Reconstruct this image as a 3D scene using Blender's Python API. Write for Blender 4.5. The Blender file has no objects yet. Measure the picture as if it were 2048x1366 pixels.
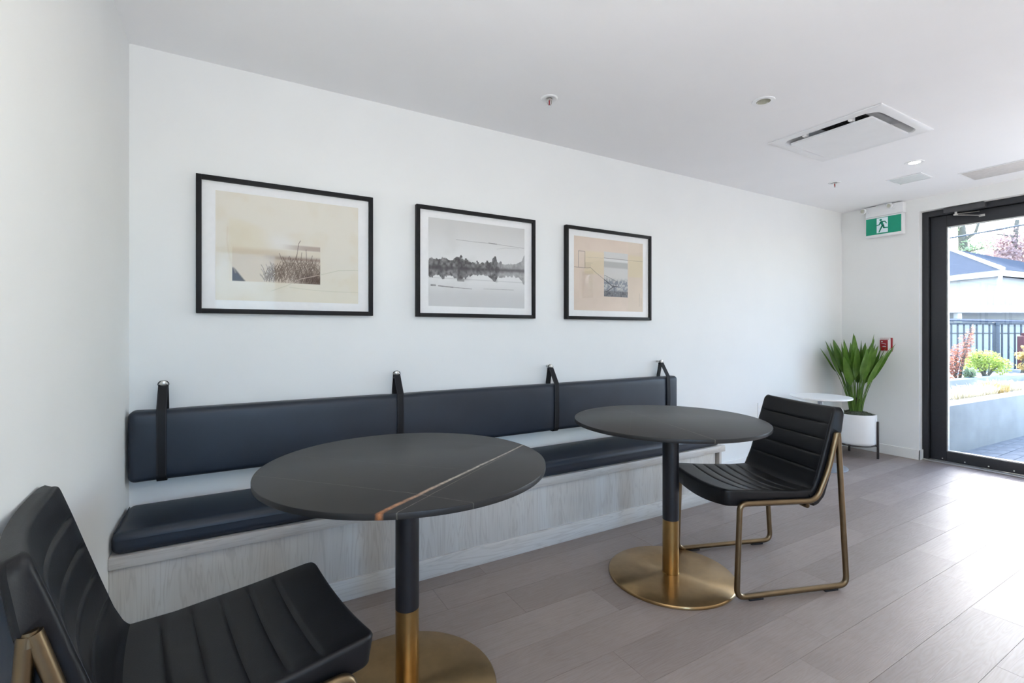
import bpy, bmesh, math, random
import numpy as np
from mathutils import Vector, Matrix, noise as mnoise

random.seed(7)
SC = bpy.context.scene
COL = SC.collection
PI = math.pi

# ------------------------------------------------------------------ camera, sky, sun, exposure
cam_d = bpy.data.cameras.new('camera')
cam = bpy.data.objects.new('camera', cam_d); COL.objects.link(cam)
cam_d.sensor_fit = 'HORIZONTAL'; cam_d.sensor_width = 36.0
cam_d.lens = 960.1 / 2048 * 36.0
cam_d.shift_y = -19.4 / 2048
cam_d.clip_start = 0.02; cam_d.clip_end = 500
cam.location = (0, 0, 1.19)
cam.rotation_euler = (PI / 2, 0, -math.radians(30.157))
SC.camera = cam

SUN_AZ = math.radians(29.0)          # measured from +x towards +y
SUN_EL = math.radians(25.0)
world = bpy.data.worlds.new('sky'); SC.world = world; world.use_nodes = True
wn = world.node_tree.nodes; wl = world.node_tree.links; wn.clear()
sky = wn.new('ShaderNodeTexSky'); sky.sky_type = 'NISHITA'; sky.sun_disc = False
sky.sun_elevation = SUN_EL; sky.sun_rotation = PI / 2 - SUN_AZ
sky.air_density = 1.0; sky.dust_density = 1.2; sky.ozone_density = 1.0
bw = wn.new('ShaderNodeRGBToBW'); mx = wn.new('ShaderNodeMix'); mx.data_type = 'RGBA'
mx.inputs[0].default_value = 0.10
bg = wn.new('ShaderNodeBackground'); bg.inputs[1].default_value = 0.85
wo = wn.new('ShaderNodeOutputWorld')
wl.new(sky.outputs[0], bw.inputs[0]); wl.new(sky.outputs[0], mx.inputs[6]); wl.new(bw.outputs[0], mx.inputs[7])
wl.new(mx.outputs[2], bg.inputs[0]); wl.new(bg.outputs[0], wo.inputs[0])

sun_d = bpy.data.lights.new('sun', 'SUN'); sun_d.energy = 15.0; sun_d.angle = math.radians(0.7)
sun_d.color = (1.0, 0.95, 0.90)
sun = bpy.data.objects.new('sun', sun_d); COL.objects.link(sun)
sd = Vector((math.cos(SUN_AZ) * math.cos(SUN_EL), math.sin(SUN_AZ) * math.cos(SUN_EL), math.sin(SUN_EL)))
sun.rotation_euler = sd.to_track_quat('Z', 'Y').to_euler(); sun.location = sd * 30

vs = SC.view_settings
SC.display_settings.display_device = 'sRGB'
vs.view_transform = 'Standard'; vs.look = 'None'; vs.gamma = 1.0; vs.use_curve_mapping = False
vs.exposure = 1.98
cy = SC.cycles
cy.max_bounces = 14; cy.diffuse_bounces = 7; cy.glossy_bounces = 5; cy.transparent_max_bounces = 24
cy.use_denoising = True
cy.caustics_reflective = False; cy.caustics_refractive = False
cy.sample_clamp_indirect = 8.0

# ------------------------------------------------------------------ helpers: materials
def lin(r, g, b):
    return tuple(((c / 255) / 12.92 if c / 255 <= 0.04045 else ((c / 255 + 0.055) / 1.055) ** 2.4) for c in (r, g, b))

class NT:
    """small wrapper over a node tree"""
    def __init__(s, name):
        s.m = bpy.data.materials.new(name); s.m.use_nodes = True
        s.t = s.m.node_tree; s.n = s.t.nodes; s.p = s.n['Principled BSDF']; s.out = s.n['Material Output']
    def new(s, typ, **kw):
        n = s.n.new('ShaderNode' + typ)
        for k, v in kw.items(): setattr(n, k, v)
        return n
    def link(s, a, b): s.t.links.new(a, b)
    def coord(s, which='Object', scale=(1, 1, 1), rnd=False, rot=(0, 0, 0)):
        tc = s.new('TexCoord'); mp = s.new('Mapping')
        mp.inputs['Scale'].default_value = scale; mp.inputs['Rotation'].default_value = rot
        s.link(tc.outputs[which], mp.inputs['Vector'])
        if rnd:
            oi = s.new('ObjectInfo'); mul = s.new('VectorMath', operation='SCALE'); mul.inputs[0].default_value = (37.0, 91.0, 13.0)
            s.link(oi.outputs['Random'], mul.inputs['Scale']); s.link(mul.outputs[0], mp.inputs['Location'])
        return mp.outputs[0]
    def noise(s, vec, scale=5, detail=4, rough=0.5, dist=0):
        n = s.new('TexNoise'); n.inputs['Scale'].default_value = scale; n.inputs['Detail'].default_value = detail
        n.inputs['Roughness'].default_value = rough; n.inputs['Distortion'].default_value = dist
        s.link(vec, n.inputs['Vector']); return n.outputs[0]
    def ramp(s, fac, stops):
        r = s.new('ValToRGB'); e = r.color_ramp.elements
        while len(e) < len(stops): e.new(0.5)
        for el, (p, c) in zip(e, stops):
            el.position = p; el.color = (*c, 1) if len(c) == 3 else c
        s.link(fac, r.inputs[0]); return r.outputs[0]
    def mix(s, fac, a, b, mode='MIX'):
        m = s.new('Mix', data_type='RGBA', blend_type=mode)
        for sock, v in ((m.inputs[0], fac), (m.inputs[6], a), (m.inputs[7], b)):
            if hasattr(v, 'is_linked') or hasattr(v, 'links'): s.link(v, sock)
            elif isinstance(v, (int, float)): sock.default_value = v
            else: sock.default_value = (*v, 1)
        return m.outputs[2]
    def math(s, op, a, b=0.0, c=0.0, clamp=False):
        m = s.new('Math', operation=op, use_clamp=clamp)
        for sock, v in zip(m.inputs, (a, b, c)):
            if isinstance(v, (int, float)): sock.default_value = v
            else: s.link(v, sock)
        return m.outputs[0]
    def base(s, v):
        if isinstance(v, (tuple, list)): s.p.inputs['Base Color'].default_value = (*v, 1)
        else: s.link(v, s.p.inputs['Base Color'])
        return s
    def set(s, **kw):
        for k, v in kw.items():
            i = s.p.inputs[k.replace('_', ' ')]
            if isinstance(v, (int, float, tuple)): i.default_value = v
            else: s.link(v, i)
        return s
    def bump(s, h, strength=0.2, dist=0.01):
        b = s.new('Bump'); b.inputs['Strength'].default_value = strength; b.inputs['Distance'].default_value = dist
        s.link(h, b.inputs['Height']); s.link(b.outputs[0], s.p.inputs['Normal']); return s

def simple(name, col, rough=0.5, metal=0.0, nscale=0, namt=0.05, bump=0.0, spec=0.5):
    t = NT(name)
    if nscale:
        v = t.coord('Object'); n = t.noise(v, nscale, 5)
        c2 = tuple(max(0, c * (1 - namt * 2)) for c in col); c3 = tuple(min(1, c * (1 + namt * 2)) for c in col)
        t.base(t.ramp(n, [(0.3, c2), (0.7, c3)]))
        if bump: t.bump(n, bump, 0.003)
    else: t.base(col)
    t.set(Roughness=rough, Metallic=metal); t.p.inputs['Specular IOR Level'].default_value = spec
    return t.m

M = {}
M['wall'] = simple('painted_wall', (0.79, 0.80, 0.79), 0.75, nscale=3, namt=0.006, bump=0.02)
M['ceiling'] = simple('painted_ceiling', (0.83, 0.835, 0.845), 0.85, nscale=3, namt=0.005)
M['trim'] = simple('white_trim_paint', (0.80, 0.80, 0.78), 0.45, nscale=6, namt=0.01)
M['white_plastic'] = simple('white_plastic', (0.78, 0.79, 0.80), 0.35, nscale=8, namt=0.01)
M['white_lacquer'] = simple('white_lacquer', (0.80, 0.80, 0.79), 0.35, nscale=5, namt=0.012)
M['cavity'] = simple('grey_housing', (0.30, 0.31, 0.32), 0.6, nscale=9, namt=0.04)
M['black_mesh'] = simple('black_mesh', (0.012, 0.012, 0.013), 0.6, nscale=40, namt=0.1)
M['black_frame'] = simple('black_picture_frame', (0.008, 0.008, 0.009), 0.55, nscale=30, namt=0.1, spec=0.25)
M['black_metal'] = simple('black_powder_coat', (0.006, 0.006, 0.009), 0.45, nscale=60, namt=0.08, bump=0.02)
M['door_metal'] = simple('dark_bronze_aluminium', (0.022, 0.024, 0.029), 0.45, nscale=50, namt=0.05)
M['closer'] = simple('grey_closer_cover', (0.055, 0.055, 0.06), 0.4, nscale=40, namt=0.05)
M['steel'] = simple('brushed_steel', (0.62, 0.61, 0.58), 0.3, 1.0, nscale=50, namt=0.05)
M['alu'] = simple('aluminium_sill', (0.55, 0.55, 0.54), 0.42, 0.7, nscale=30, namt=0.05)
M['dark_bronze'] = simple('dark_planter_metal', (0.06, 0.052, 0.05), 0.45, 0.5, nscale=40, namt=0.08)
M['red'] = simple('red_plastic', (0.30, 0.004, 0.012), 0.3, nscale=20, namt=0.05)
M['sign_green'] = simple('sign_green', lin(0, 150, 118), 0.4, nscale=10, namt=0.02)
M['sign_white'] = simple('sign_white', (0.74, 0.86, 0.90), 0.4, nscale=10, namt=0.01)
M['lens'] = simple('lamp_lens', (0.50, 0.50, 0.42), 0.2, nscale=30, namt=0.05)
M['mat_board'] = simple('mat_board', (0.82, 0.82, 0.82), 0.8, nscale=50, namt=0.008)
M['brown_base'] = simple('grey_table_base', (0.30, 0.33, 0.37), 0.35, 0.4, nscale=30, namt=0.05)

def leather(name, col, rough, spec=0.5):
    t = NT(name); v = t.coord('Object')
    n = t.noise(v, 260, 3, 0.6); n2 = t.noise(v, 6, 3)
    t.base(t.ramp(n2, [(0.3, tuple(c * 0.85 for c in col)), (0.7, tuple(c * 1.15 for c in col))]))
    t.set(Roughness=t.math('MULTIPLY_ADD', n2, 0.12, rough - 0.06)); t.p.inputs['Specular IOR Level'].default_value = spec
    t.bump(n, 0.12, 0.002); return t.m
M['leather_black'] = leather('black_leather', (0.0040, 0.0043, 0.0058), 0.44, 0.33)
M['leather_slate'] = leather('slate_vinyl', (0.0115, 0.018, 0.030), 0.44)
M['leather_strap'] = leather('black_strap_leather', (0.005, 0.005, 0.0065), 0.55, 0.3)
M['thread'] = simple('dark_thread', (0.02, 0.022, 0.032), 0.5, nscale=200, namt=0.1)

def bronze(name, col, rough, aniso=0.0):
    t = NT(name); v = t.coord('Object'); n = t.noise(v, 30, 4)
    t.base(t.ramp(n, [(0.3, tuple(c * 0.93 for c in col)), (0.7, tuple(c * 1.06 for c in col))]))
    t.set(Roughness=rough, Metallic=1.0)
    if aniso:
        tg = t.new('Tangent', direction_type='RADIAL', axis='Z')
        t.p.inputs['Anisotropic'].default_value = aniso
        t.link(tg.outputs[0], t.p.inputs['Tangent'])
        t.p.inputs['Anisotropic Rotation'].default_value = 0.25
    return t.m
M['brass_base'] = bronze('brushed_brass', (0.40, 0.262, 0.125), 0.30, 0.9)
M['brass'] = bronze('satin_brass', (0.42, 0.27, 0.105), 0.30, 0.0)
M['bronze'] = bronze('antique_bronze_tube', (0.20, 0.145, 0.085), 0.34, 0.0)

def plank_mat():
    t = NT('greige_oak_plank')
    v = t.coord('Object', rnd=True)
    st = t.new('Mapping'); st.inputs['Scale'].default_value = (1.0, 9.0, 1.0); t.link(v, st.inputs[0])
    warp = t.noise(st.outputs[0], 1.1, 3, 0.55)
    # cathedral rings: contour lines of a slow field
    rings = t.math('SINE', t.math('MULTIPLY', warp, 150.0))
    ringm = t.math('MULTIPLY_ADD', rings, 0.5, 0.5)
    st2 = t.new('Mapping'); st2.inputs['Scale'].default_value = (2.2, 60.0, 1.0); t.link(v, st2.inputs[0])
    fine = t.noise(st2.outputs[0], 3.0, 6, 0.65)
    broad = t.noise(v, 2.6, 4, 0.6, 0.4)
    oi = t.new('ObjectInfo')
    tone = t.ramp(oi.outputs['Random'], [(0.0, (0.235, 0.188, 0.168)), (0.5, (0.280, 0.226, 0.202)), (1.0, (0.325, 0.270, 0.244))])
    c = t.mix(t.math('MULTIPLY', t.ramp(broad, [(0.35, (0, 0, 0)), (0.7, (1, 1, 1))]), 0.45), tone, (0.175, 0.140, 0.125))
    c = t.mix(t.math('MULTIPLY', t.ramp(fine, [(0.45, (0, 0, 0)), (0.72, (1, 1, 1))]), 0.30), c, (0.145, 0.115, 0.103))
    c = t.mix(t.math('MULTIPLY', ringm, 0.13), c, (0.36, 0.325, 0.305))
    t.base(c)
    t.set(Roughness=t.math('MULTIPLY_ADD', fine, 0.16, 0.38))
    t.p.inputs['Specular IOR Level'].default_value = 0.44
    h = t.math('MULTIPLY_ADD', ringm, 0.5, t.math('MULTIPLY', fine, 0.6))
    t.bump(h, 0.10, 0.0025)
    return t.m
M['plank'] = plank_mat()
M['joint'] = simple('plank_joint', (0.09, 0.078, 0.07), 0.8, nscale=20, namt=0.05)

def pale_wood(name, vertical):
    t = NT(name); sc = (11.0, 1.0, 0.9) if vertical else (0.9, 1.0, 11.0)
    v = t.coord('Object', scale=sc)
    w = t.noise(v, 1.5, 3, 0.55, 0.5)
    veins = t.math('SINE', t.math('MULTIPLY', w, 60.0)); veins = t.math('MULTIPLY_ADD', veins, 0.5, 0.5)
    veins = t.math('POWER', veins, 5.0)
    v2 = t.coord('Object', scale=tuple(s * 5 if s > 1 else s for s in sc)); f = t.noise(v2, 2.5, 6, 0.65)
    b = t.noise(v, 0.9, 3)
    c = t.ramp(b, [(0.32, (0.46, 0.43, 0.395)), (0.5, (0.505, 0.485, 0.455)), (0.68, (0.535, 0.525, 0.505))])
    c = t.mix(t.math('MULTIPLY', veins, 0.38), c, (0.33, 0.30, 0.275))
    c = t.mix(t.math('MULTIPLY', t.ramp(f, [(0.45, (0, 0, 0)), (0.75, (1, 1, 1))]), 0.22), c, (0.38, 0.365, 0.35))
    t.base(c); t.set(Roughness=0.5); t.bump(f, 0.05, 0.002)
    return t.m
M['wood_v'] = pale_wood('pale_washed_wood_upright', True)
M['wood_h'] = pale_wood('pale_washed_wood_level', False)

def marble(name, lines):
    """dark stone; lines: (ax, ay, bx, by, width at a, width at b, colour at a, colour at b, strength)"""
    t = NT(name); tc = t.new('TexCoord'); v = tc.outputs['Object']
    nz = t.new('TexNoise'); nz.inputs['Scale'].default_value = 9; nz.inputs['Detail'].default_value = 5; t.link(v, nz.inputs['Vector'])
    base = t.ramp(t.noise(v, 4, 5, 0.6), [(0.3, (0.0150, 0.0150, 0.0152)), (0.7, (0.022, 0.022, 0.0225))])
    wob = t.math('MULTIPLY_ADD', nz.outputs[0], 0.022, -0.011)
    fine = t.noise(v, 60, 4, 0.7)
    sx = t.new('SeparateXYZ'); t.link(v, sx.inputs[0]); X, Y = sx.outputs[0], sx.outputs[1]
    for (ax, ay, bx, by, wa, wb, ca, cb, k, wobk) in lines:
        L = math.hypot(bx - ax, by - ay); ux, uy = (bx - ax) / L, (by - ay) / L
        s = t.math('MULTIPLY_ADD', X, ux / L, t.math('MULTIPLY_ADD', Y, uy / L, -(ax * ux + ay * uy) / L))
        d = t.math('MULTIPLY_ADD', X, -uy, t.math('MULTIPLY_ADD', Y, ux, (ax * uy - ay * ux)))
        d = t.math('ABSOLUTE', t.math('MULTIPLY_ADD', wob, wobk, d))
        w = t.math('MULTIPLY_ADD', s, wb - wa, wa)
        m = t.math('SUBTRACT', 1.0, t.math('DIVIDE', d, w), clamp=True)
        m = t.math('MULTIPLY', t.math('POWER', m, 0.6), t.math('MULTIPLY_ADD', fine, 2.4, -0.45), clamp=True)
        inside = t.math('MULTIPLY', t.math('GREATER_THAN', s, -0.12), t.math('LESS_THAN', s, 1.1))
        m = t.math('MULTIPLY', t.math('MULTIPLY', m, inside), k)
        col = t.ramp(s, [(0.0, ca), (0.22, tuple(0.5 * (p + q) for p, q in zip(ca, cb))), (0.42, cb)])
        base = t.mix(m, base, col)
    t.base(base); t.set(Roughness=0.42)
    t.p.inputs['Specular IOR Level'].default_value = 0.33
    return t.m
_w = (0.45, 0.40, 0.33); _o = (0.36, 0.13, 0.035); _g = (0.20, 0.18, 0.15); _s = (0.115, 0.11, 0.10)
M['marble_a'] = marble('dark_veined_stone_one', [
    (-0.218, -0.419, 0.452, 0.005, 0.0095, 0.0042, _o, _w, 0.95, 0.6),
    (-0.151, -0.417, 0.300, -0.105, 0.0018, 0.0015, _g, _g, 0.75, 0.4),
    (-0.432, 0.068, -0.093, -0.304, 0.0016, 0.0016, _s, _s, 0.8, 0.3),
    (-0.093, -0.304, 0.026, -0.459, 0.0016, 0.0016, _s, _s, 0.8, 0.3),
    (-0.334, 0.288, 0.121, -0.179, 0.0014, 0.0014, _s, _s, 0.55, 0.3),
    (0.041, 0.431, 0.369, 0.036, 0.0014, 0.0014, _s, _s, 0.55, 0.3)])
M['marble_b'] = marble('dark_veined_stone_two', [
    (-0.176, -0.351, 0.054, 0.449, 0.0020, 0.0014, _g, _s, 0.85, 0.5),
    (-0.20, 0.410, 0.062, 0.440, 0.006, 0.003, _w, _s, 0.7, 0.4),
    (-0.35, -0.1, 0.1, 0.35, 0.0012, 0.0012, _s, _s, 0.3, 0.5)])

def glass_mat(name, tint, f0=0.04):
    t = NT(name); t.n.remove(t.p)
    tr = t.new('BsdfTransparent'); tr.inputs[0].default_value = (*tint, 1)
    gl = t.new('BsdfGlossy'); gl.inputs['Roughness'].default_value = 0.0; gl.inputs[0].default_value = (1, 1, 1, 1)
    lw = t.new('LayerWeight'); lw.inputs[0].default_value = 0.5
    f = t.math('MULTIPLY_ADD', t.math('POWER', lw.outputs['Facing'], 5.0), 1 - f0, f0)
    mxs = t.new('MixShader'); t.link(f, mxs.inputs[0]); t.link(tr.outputs[0], mxs.inputs[1]); t.link(gl.outputs[0], mxs.inputs[2])
    t.link(mxs.outputs[0], t.out.inputs[0]); return t.m
M['door_glass'] = glass_mat('clear_door_glass', (0.74, 0.765, 0.79))
M['blue_glass'] = glass_mat('bluish_window_glass', (0.72, 0.84, 0.98))
M['picture_glass'] = glass_mat('coated_picture_glazing', (1.0, 1.0, 1.0), 0.004)
M['plain_glass'] = glass_mat('plain_picture_glazing', (1.0, 1.0, 1.0), 0.028)

def emit_mat(name, col, s):
    t = NT(name); t.p.inputs['Emission Color'].default_value = (*col, 1); t.p.inputs['Emission Strength'].default_value = s
    t.base((0.8, 0.8, 0.8)); return t.m
M['lamp_on'] = emit_mat('lit_lamp_diffuser', (1, 0.97, 0.92), 9.0)

def vcol_mat(name):
    t = NT(name); a = t.new('VertexColor'); a.layer_name = 'ink'
    t.link(a.outputs[0], t.p.inputs['Base Color']); t.set(Roughness=0.7); t.p.inputs['Specular IOR Level'].default_value = 0.2; return t.m
M['print'] = vcol_mat('printed_paper')

def leaf_mat(name, c1, c2, rough=0.4, trans=0.25, rnd=True):
    t = NT(name); v = t.coord('Object', rnd=rnd); n = t.noise(v, 14, 3)
    oi = t.new('ObjectInfo')
    c = t.ramp(n, [(0.3, c1), (0.7, c2)])
    if rnd: c = t.mix(t.math('MULTIPLY', oi.outputs['Random'], 0.55), c, tuple(x * 0.5 for x in c1))
    t.base(c); t.set(Roughness=rough)
    tl = t.new('BsdfTranslucent'); t.link(c, tl.inputs[0]) if not isinstance(c, tuple) else None
    ms = t.new('MixShader'); ms.inputs[0].default_value = trans
    t.link(t.p.outputs[0], ms.inputs[1]); t.link(tl.outputs[0], ms.inputs[2]); t.link(ms.outputs[0], t.out.inputs[0])
    return t.m
M['leaf'] = leaf_mat('glossy_green_leaf', (0.085, 0.20, 0.022), (0.17, 0.31, 0.05), 0.36, 0.25)
M['moss'] = simple('grey_green_moss', (0.075, 0.085, 0.055), 0.9, nscale=60, namt=0.25, bump=0.4)
M['pot_stem'] = simple('dark_stem_bases', (0.02, 0.018, 0.012), 0.7, nscale=60, namt=0.1)

# outdoors
M['concrete'] = simple('pale_concrete', (0.30, 0.30, 0.295), 0.85, nscale=4, namt=0.06, bump=0.1)
M['paver'] = simple('grey_paver', (0.20, 0.20, 0.205), 0.85, nscale=9, namt=0.12, bump=0.2)
M['asphalt'] = simple('pale_ground', (0.26, 0.26, 0.255), 0.9, nscale=2, namt=0.05)
M['soil'] = simple('dry_gravel_soil', (0.30, 0.27, 0.22), 0.95, nscale=40, namt=0.25, bump=0.4)
M['fence'] = simple('dark_fence_metal', (0.035, 0.045, 0.06), 0.5, nscale=30, namt=0.05)
M['siding'] = simple('white_house_siding', (0.42, 0.43, 0.44), 0.8, nscale=2, namt=0.02)
M['house_trim'] = simple('white_house_trim', (0.62, 0.62, 0.62), 0.6, nscale=4, namt=0.02)
M['roof'] = simple('grey_shingles', (0.075, 0.085, 0.105), 0.95, nscale=14, namt=0.12, bump=0.3, spec=0.0)
M['bark'] = simple('grey_bark', (0.13, 0.12, 0.10), 0.9, nscale=10, namt=0.15, bump=0.3)
M['rust'] = simple('red_brown_paint', (0.13, 0.035, 0.038), 0.6, nscale=10, namt=0.08)
M['cable'] = simple('grey_cable', (0.06, 0.07, 0.08), 0.6, nscale=10, namt=0.05)
M['fol_green'] = leaf_mat('pale_green_foliage', (0.20, 0.28, 0.15), (0.32, 0.40, 0.25), 0.6, 0.45, False)
M['fol_maple'] = leaf_mat('reddish_maple_foliage', (0.34, 0.22, 0.225), (0.46, 0.35, 0.335), 0.6, 0.45, False)
M['fol_red'] = leaf_mat('rusty_shrub_foliage', (0.34, 0.13, 0.09), (0.46, 0.22, 0.15), 0.6, 0.4, False)
M['fol_lime'] = leaf_mat('lime_shrub_foliage', (0.26, 0.36, 0.06), (0.42, 0.50, 0.14), 0.6, 0.4, False)
M['fol_gold'] = leaf_mat('golden_grass_blades', (0.45, 0.33, 0.12), (0.58, 0.46, 0.22), 0.7, 0.4, False)
M['fol_straw'] = leaf_mat('straw_grass_blades', (0.46, 0.42, 0.30), (0.58, 0.54, 0.42), 0.7, 0.4, False)

# ------------------------------------------------------------------ helpers: geometry
class MB:
    def __init__(s): s.v = []; s.f = []
    def add(s, vs, fs):
        o = len(s.v); s.v += [tuple(p) for p in vs]; s.f += [tuple(i + o for i in f) for f in fs]; return s
    def box(s, x0, x1, y0, y1, z0, z1):
        return s.add([(x0, y0, z0), (x1, y0, z0), (x1, y1, z0), (x0, y1, z0), (x0, y0, z1), (x1, y0, z1), (x1, y1, z1), (x0, y1, z1)],
                     [(3, 2, 1, 0), (4, 5, 6, 7), (0, 1, 5, 4), (1, 2, 6, 5), (2, 3, 7, 6), (3, 0, 4, 7)])
    def bbox(s, x0, x1, y0, y1, z0, z1, b=0.004, seg=2):
        bm = bmesh.new(); vs_ = [bm.verts.new(p) for p in [(x0, y0, z0), (x1, y0, z0), (x1, y1, z0), (x0, y1, z0), (x0, y0, z1), (x1, y0, z1), (x1, y1, z1), (x0, y1, z1)]]
        for f in [(3, 2, 1, 0), (4, 5, 6, 7), (0, 1, 5, 4), (1, 2, 6, 5), (2, 3, 7, 6), (3, 0, 4, 7)]: bm.faces.new([vs_[i] for i in f])
        bmesh.ops.bevel(bm, geom=bm.edges[:], offset=b, segments=seg, profile=0.5, affect='EDGES')
        bm.verts.index_update(); s.add([v.co[:] for v in bm.verts], [[v.index for v in f.verts] for f in bm.faces]); bm.free(); return s
    def lathe(s, prof, n=48, c=(0, 0, 0)):
        """prof: list of (r, z); r=0 ends are closed to a point"""
        rings = []
        o = len(s.v)
        for r, z in prof:
            if r <= 1e-9: rings.append([len(s.v)]); s.v.append((c[0], c[1], c[2] + z))
            else:
                ids = []
                for k in range(n):
                    a = 2 * PI * k / n; ids.append(len(s.v)); s.v.append((c[0] + r * math.cos(a), c[1] + r * math.sin(a), c[2] + z))
                rings.append(ids)
        for A, B in zip(rings, rings[1:]):
            if len(A) == 1 and len(B) == 1: continue
            for k in range(n):
                k2 = (k + 1) % n
                if len(A) == 1: s.f.append((A[0], B[k2], B[k]))
                elif len(B) == 1: s.f.append((A[k], A[k2], B[0]))
                else: s.f.append((A[k], A[k2], B[k2], B[k]))
        return s
    def tube(s, path, r, n=10, closed=False, caps=True):
        P = [Vector(p) for p in path]; N = len(P); R = r if isinstance(r, (list, tuple)) else [r] * N
        T = []
        for i in range(N):
            if closed: t = P[(i + 1) % N] - P[i - 1]
            else: t = P[min(i + 1, N - 1)] - P[max(i - 1, 0)]
            T.append(t.normalized())
        up = Vector((0, 0, 1)) if abs(T[0].z) < 0.9 else Vector((1, 0, 0))
        u = (up - T[0] * up.dot(T[0])).normalized(); U = [u]
        for i in range(1, N):
            u = U[-1] - T[i] * U[-1].dot(T[i]); U.append(u.normalized())
        rings = []
        for i in range(N):
            w = T[i].cross(U[i]); ids = []
            for k in range(n):
                a = 2 * PI * k / n; ids.append(len(s.v)); s.v.append(tuple(P[i] + (U[i] * math.cos(a) + w * math.sin(a)) * R[i]))
            rings.append(ids)
        m = N if closed else N - 1
        for i in range(m):
            A, B = rings[i], rings[(i + 1) % N]
            off = 0
            if closed and i == N - 1:
                off = min(range(n), key=lambda o: (Vector(s.v[A[0]]) - Vector(s.v[B[o]])).length)
            for k in range(n): s.f.append((A[k], A[(k + 1) % n], B[(k + 1 + off) % n], B[(k + off) % n]))
        if caps and not closed: s.f.append(tuple(reversed(rings[0]))); s.f.append(tuple(rings[-1]))
        return s
    def grid(s, G):
        """G[i][j] points"""
        o = len(s.v); a = len(G); b = len(G[0])
        for row in G: s.v += [tuple(p) for p in row]
        for i in range(a - 1):
            for j in range(b - 1): s.f.append((o + i * b + j, o + (i + 1) * b + j, o + (i + 1) * b + j + 1, o + i * b + j + 1))
        return s
    def prism(s, poly, f, thick):
        """poly 2-D, f(u,v,w)->3-D, w from 0 to thick"""
        n = len(poly); vs_ = [f(u, v, 0) for u, v in poly] + [f(u, v, thick) for u, v in poly]
        return s.add(vs_, [tuple(reversed(range(n))), tuple(range(n, 2 * n))] + [(i, (i + 1) % n, n + (i + 1) % n, n + i) for i in range(n)])

def obj(name, mb, mat, parent=None, smooth=None, fix=True):
    me = bpy.data.meshes.new(name); me.from_pydata(mb.v, [], mb.f)
    if fix:
        bm = bmesh.new(); bm.from_mesh(me); bmesh.ops.recalc_face_normals(bm, faces=bm.faces[:]); bm.to_mesh(me); bm.free()
    me.update()
    if smooth is not None:
        me.shade_smooth(); me.set_sharp_from_angle(angle=math.radians(smooth))
    me.materials.append(M[mat] if isinstance(mat, str) else mat)
    o = bpy.data.objects.new(name, me); COL.objects.link(o)
    if parent: o.parent = parent
    return o
def tag(o, label, cat, group=None, kind=None):
    o['label'] = label; o['category'] = cat
    if group: o['group'] = group
    if kind: o['kind'] = kind
    return o
def thing(name, loc, rz, label, cat, group=None):
    o = bpy.data.objects.new(name, None); COL.objects.link(o); o.empty_display_size = 0.1
    o.location = loc; o.rotation_euler = (0, 0, rz)
    return tag(o, label, cat, group)
def struct(o, label=None):
    o['kind'] = 'structure'
    if label: o['label'] = label
    return o
def copy_tree(o, parent=None):
    c = o.copy(); COL.objects.link(c); c.parent = parent
    for ch in list(o.children): copy_tree(ch, c)
    return c
def fillet(pts, r, n=6):
    """round the corners of an open polyline; r per inner corner or one number"""
    P = [Vector(p) for p in pts]; out = [P[0]]
    for i in range(1, len(P) - 1):
        a, b, c = P[i - 1], P[i], P[i + 1]; rr = r[i - 1] if isinstance(r, (list, tuple)) else r
        d1 = (a - b).normalized(); d2 = (c - b).normalized(); ang = d1.angle(d2)
        t = min(rr / math.tan(ang / 2), 0.48 * (a - b).length, 0.48 * (c - b).length)
        p1 = b + d1 * t; p2 = b + d2 * t
        for k in range(n + 1):
            q = k / n; out.append((1 - q) ** 2 * p1 + 2 * q * (1 - q) * b + q * q * p2)
    out.append(P[-1]); return out
def smoothstep(a, b, x):
    t = min(1, max(0, (x - a) / (b - a))); return t * t * (3 - 2 * t)

# ------------------------------------------------------------------ the room shell
XL, XR, YB, YF, H = -0.386, 5.51, 2.611, -2.10, 2.43
XO = 5.72                     # outer face of the door wall
struct(obj('wall_back', MB().box(XL - 0.15, XO, YB, YB + 0.14, -0.05, H + 0.2), 'wall'), 'plain white wall behind the bench')
struct(obj('wall_left', MB().box(XL - 0.15, XL, YF - 0.15, YB, -0.05, H + 0.2), 'wall'), 'plain white wall at the left end of the bench')
DY0 = 1.957                   # edge of the opening
mb = MB().box(XR, XO, DY0, YB, -0.05, H + 0.2).box(XR, XO, YF, DY0, 2.305, H + 0.2).box(XR, XO, -1.45, 0.30, -0.05, 2.305).box(XR, XO, YF - 0.15, -1.85, -0.05, 2.305).box(XR, XO, -1.85, -1.45, -0.05, 1.799)
struct(obj('wall_right', mb, 'wall'), 'white end wall with the glazed door')
mb = MB().box(XL, -0.25, YF - 0.15, YF, -0.05, H + 0.2).box(-0.25, 0.55, YF - 0.15, YF, 2.3, H + 0.2).box(0.55, XR, YF - 0.15, YF, -0.05, H + 0.2)
struct(obj('wall_front', mb, 'wall'), 'white wall behind the camera with a wide window')

M['bounce_damper'] = simple('dark_bounce_damper', (0.075, 0.075, 0.08), 0.8, nscale=8, namt=0.08)  # unseen outer layer, added dark so less sun bounces onto the planter
mb = MB().box(XO, XO + 0.02, DY0, YB + 0.16, -0.05, H + 0.3).box(XO, XO + 0.02, YF, DY0, 2.305, H + 0.3).box(XO, XO + 0.02, -1.45, 0.30, -0.05, 2.305).box(XO, XO + 0.02, YF - 0.17, -1.85, -0.05, 2.305).box(XO, XO + 0.02, -1.85, -1.45, -0.05, 1.799)
struct(obj('trim_1', mb, 'bounce_damper'), 'unseen dark layer added outside the door wall to cut bounced sun')

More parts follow.
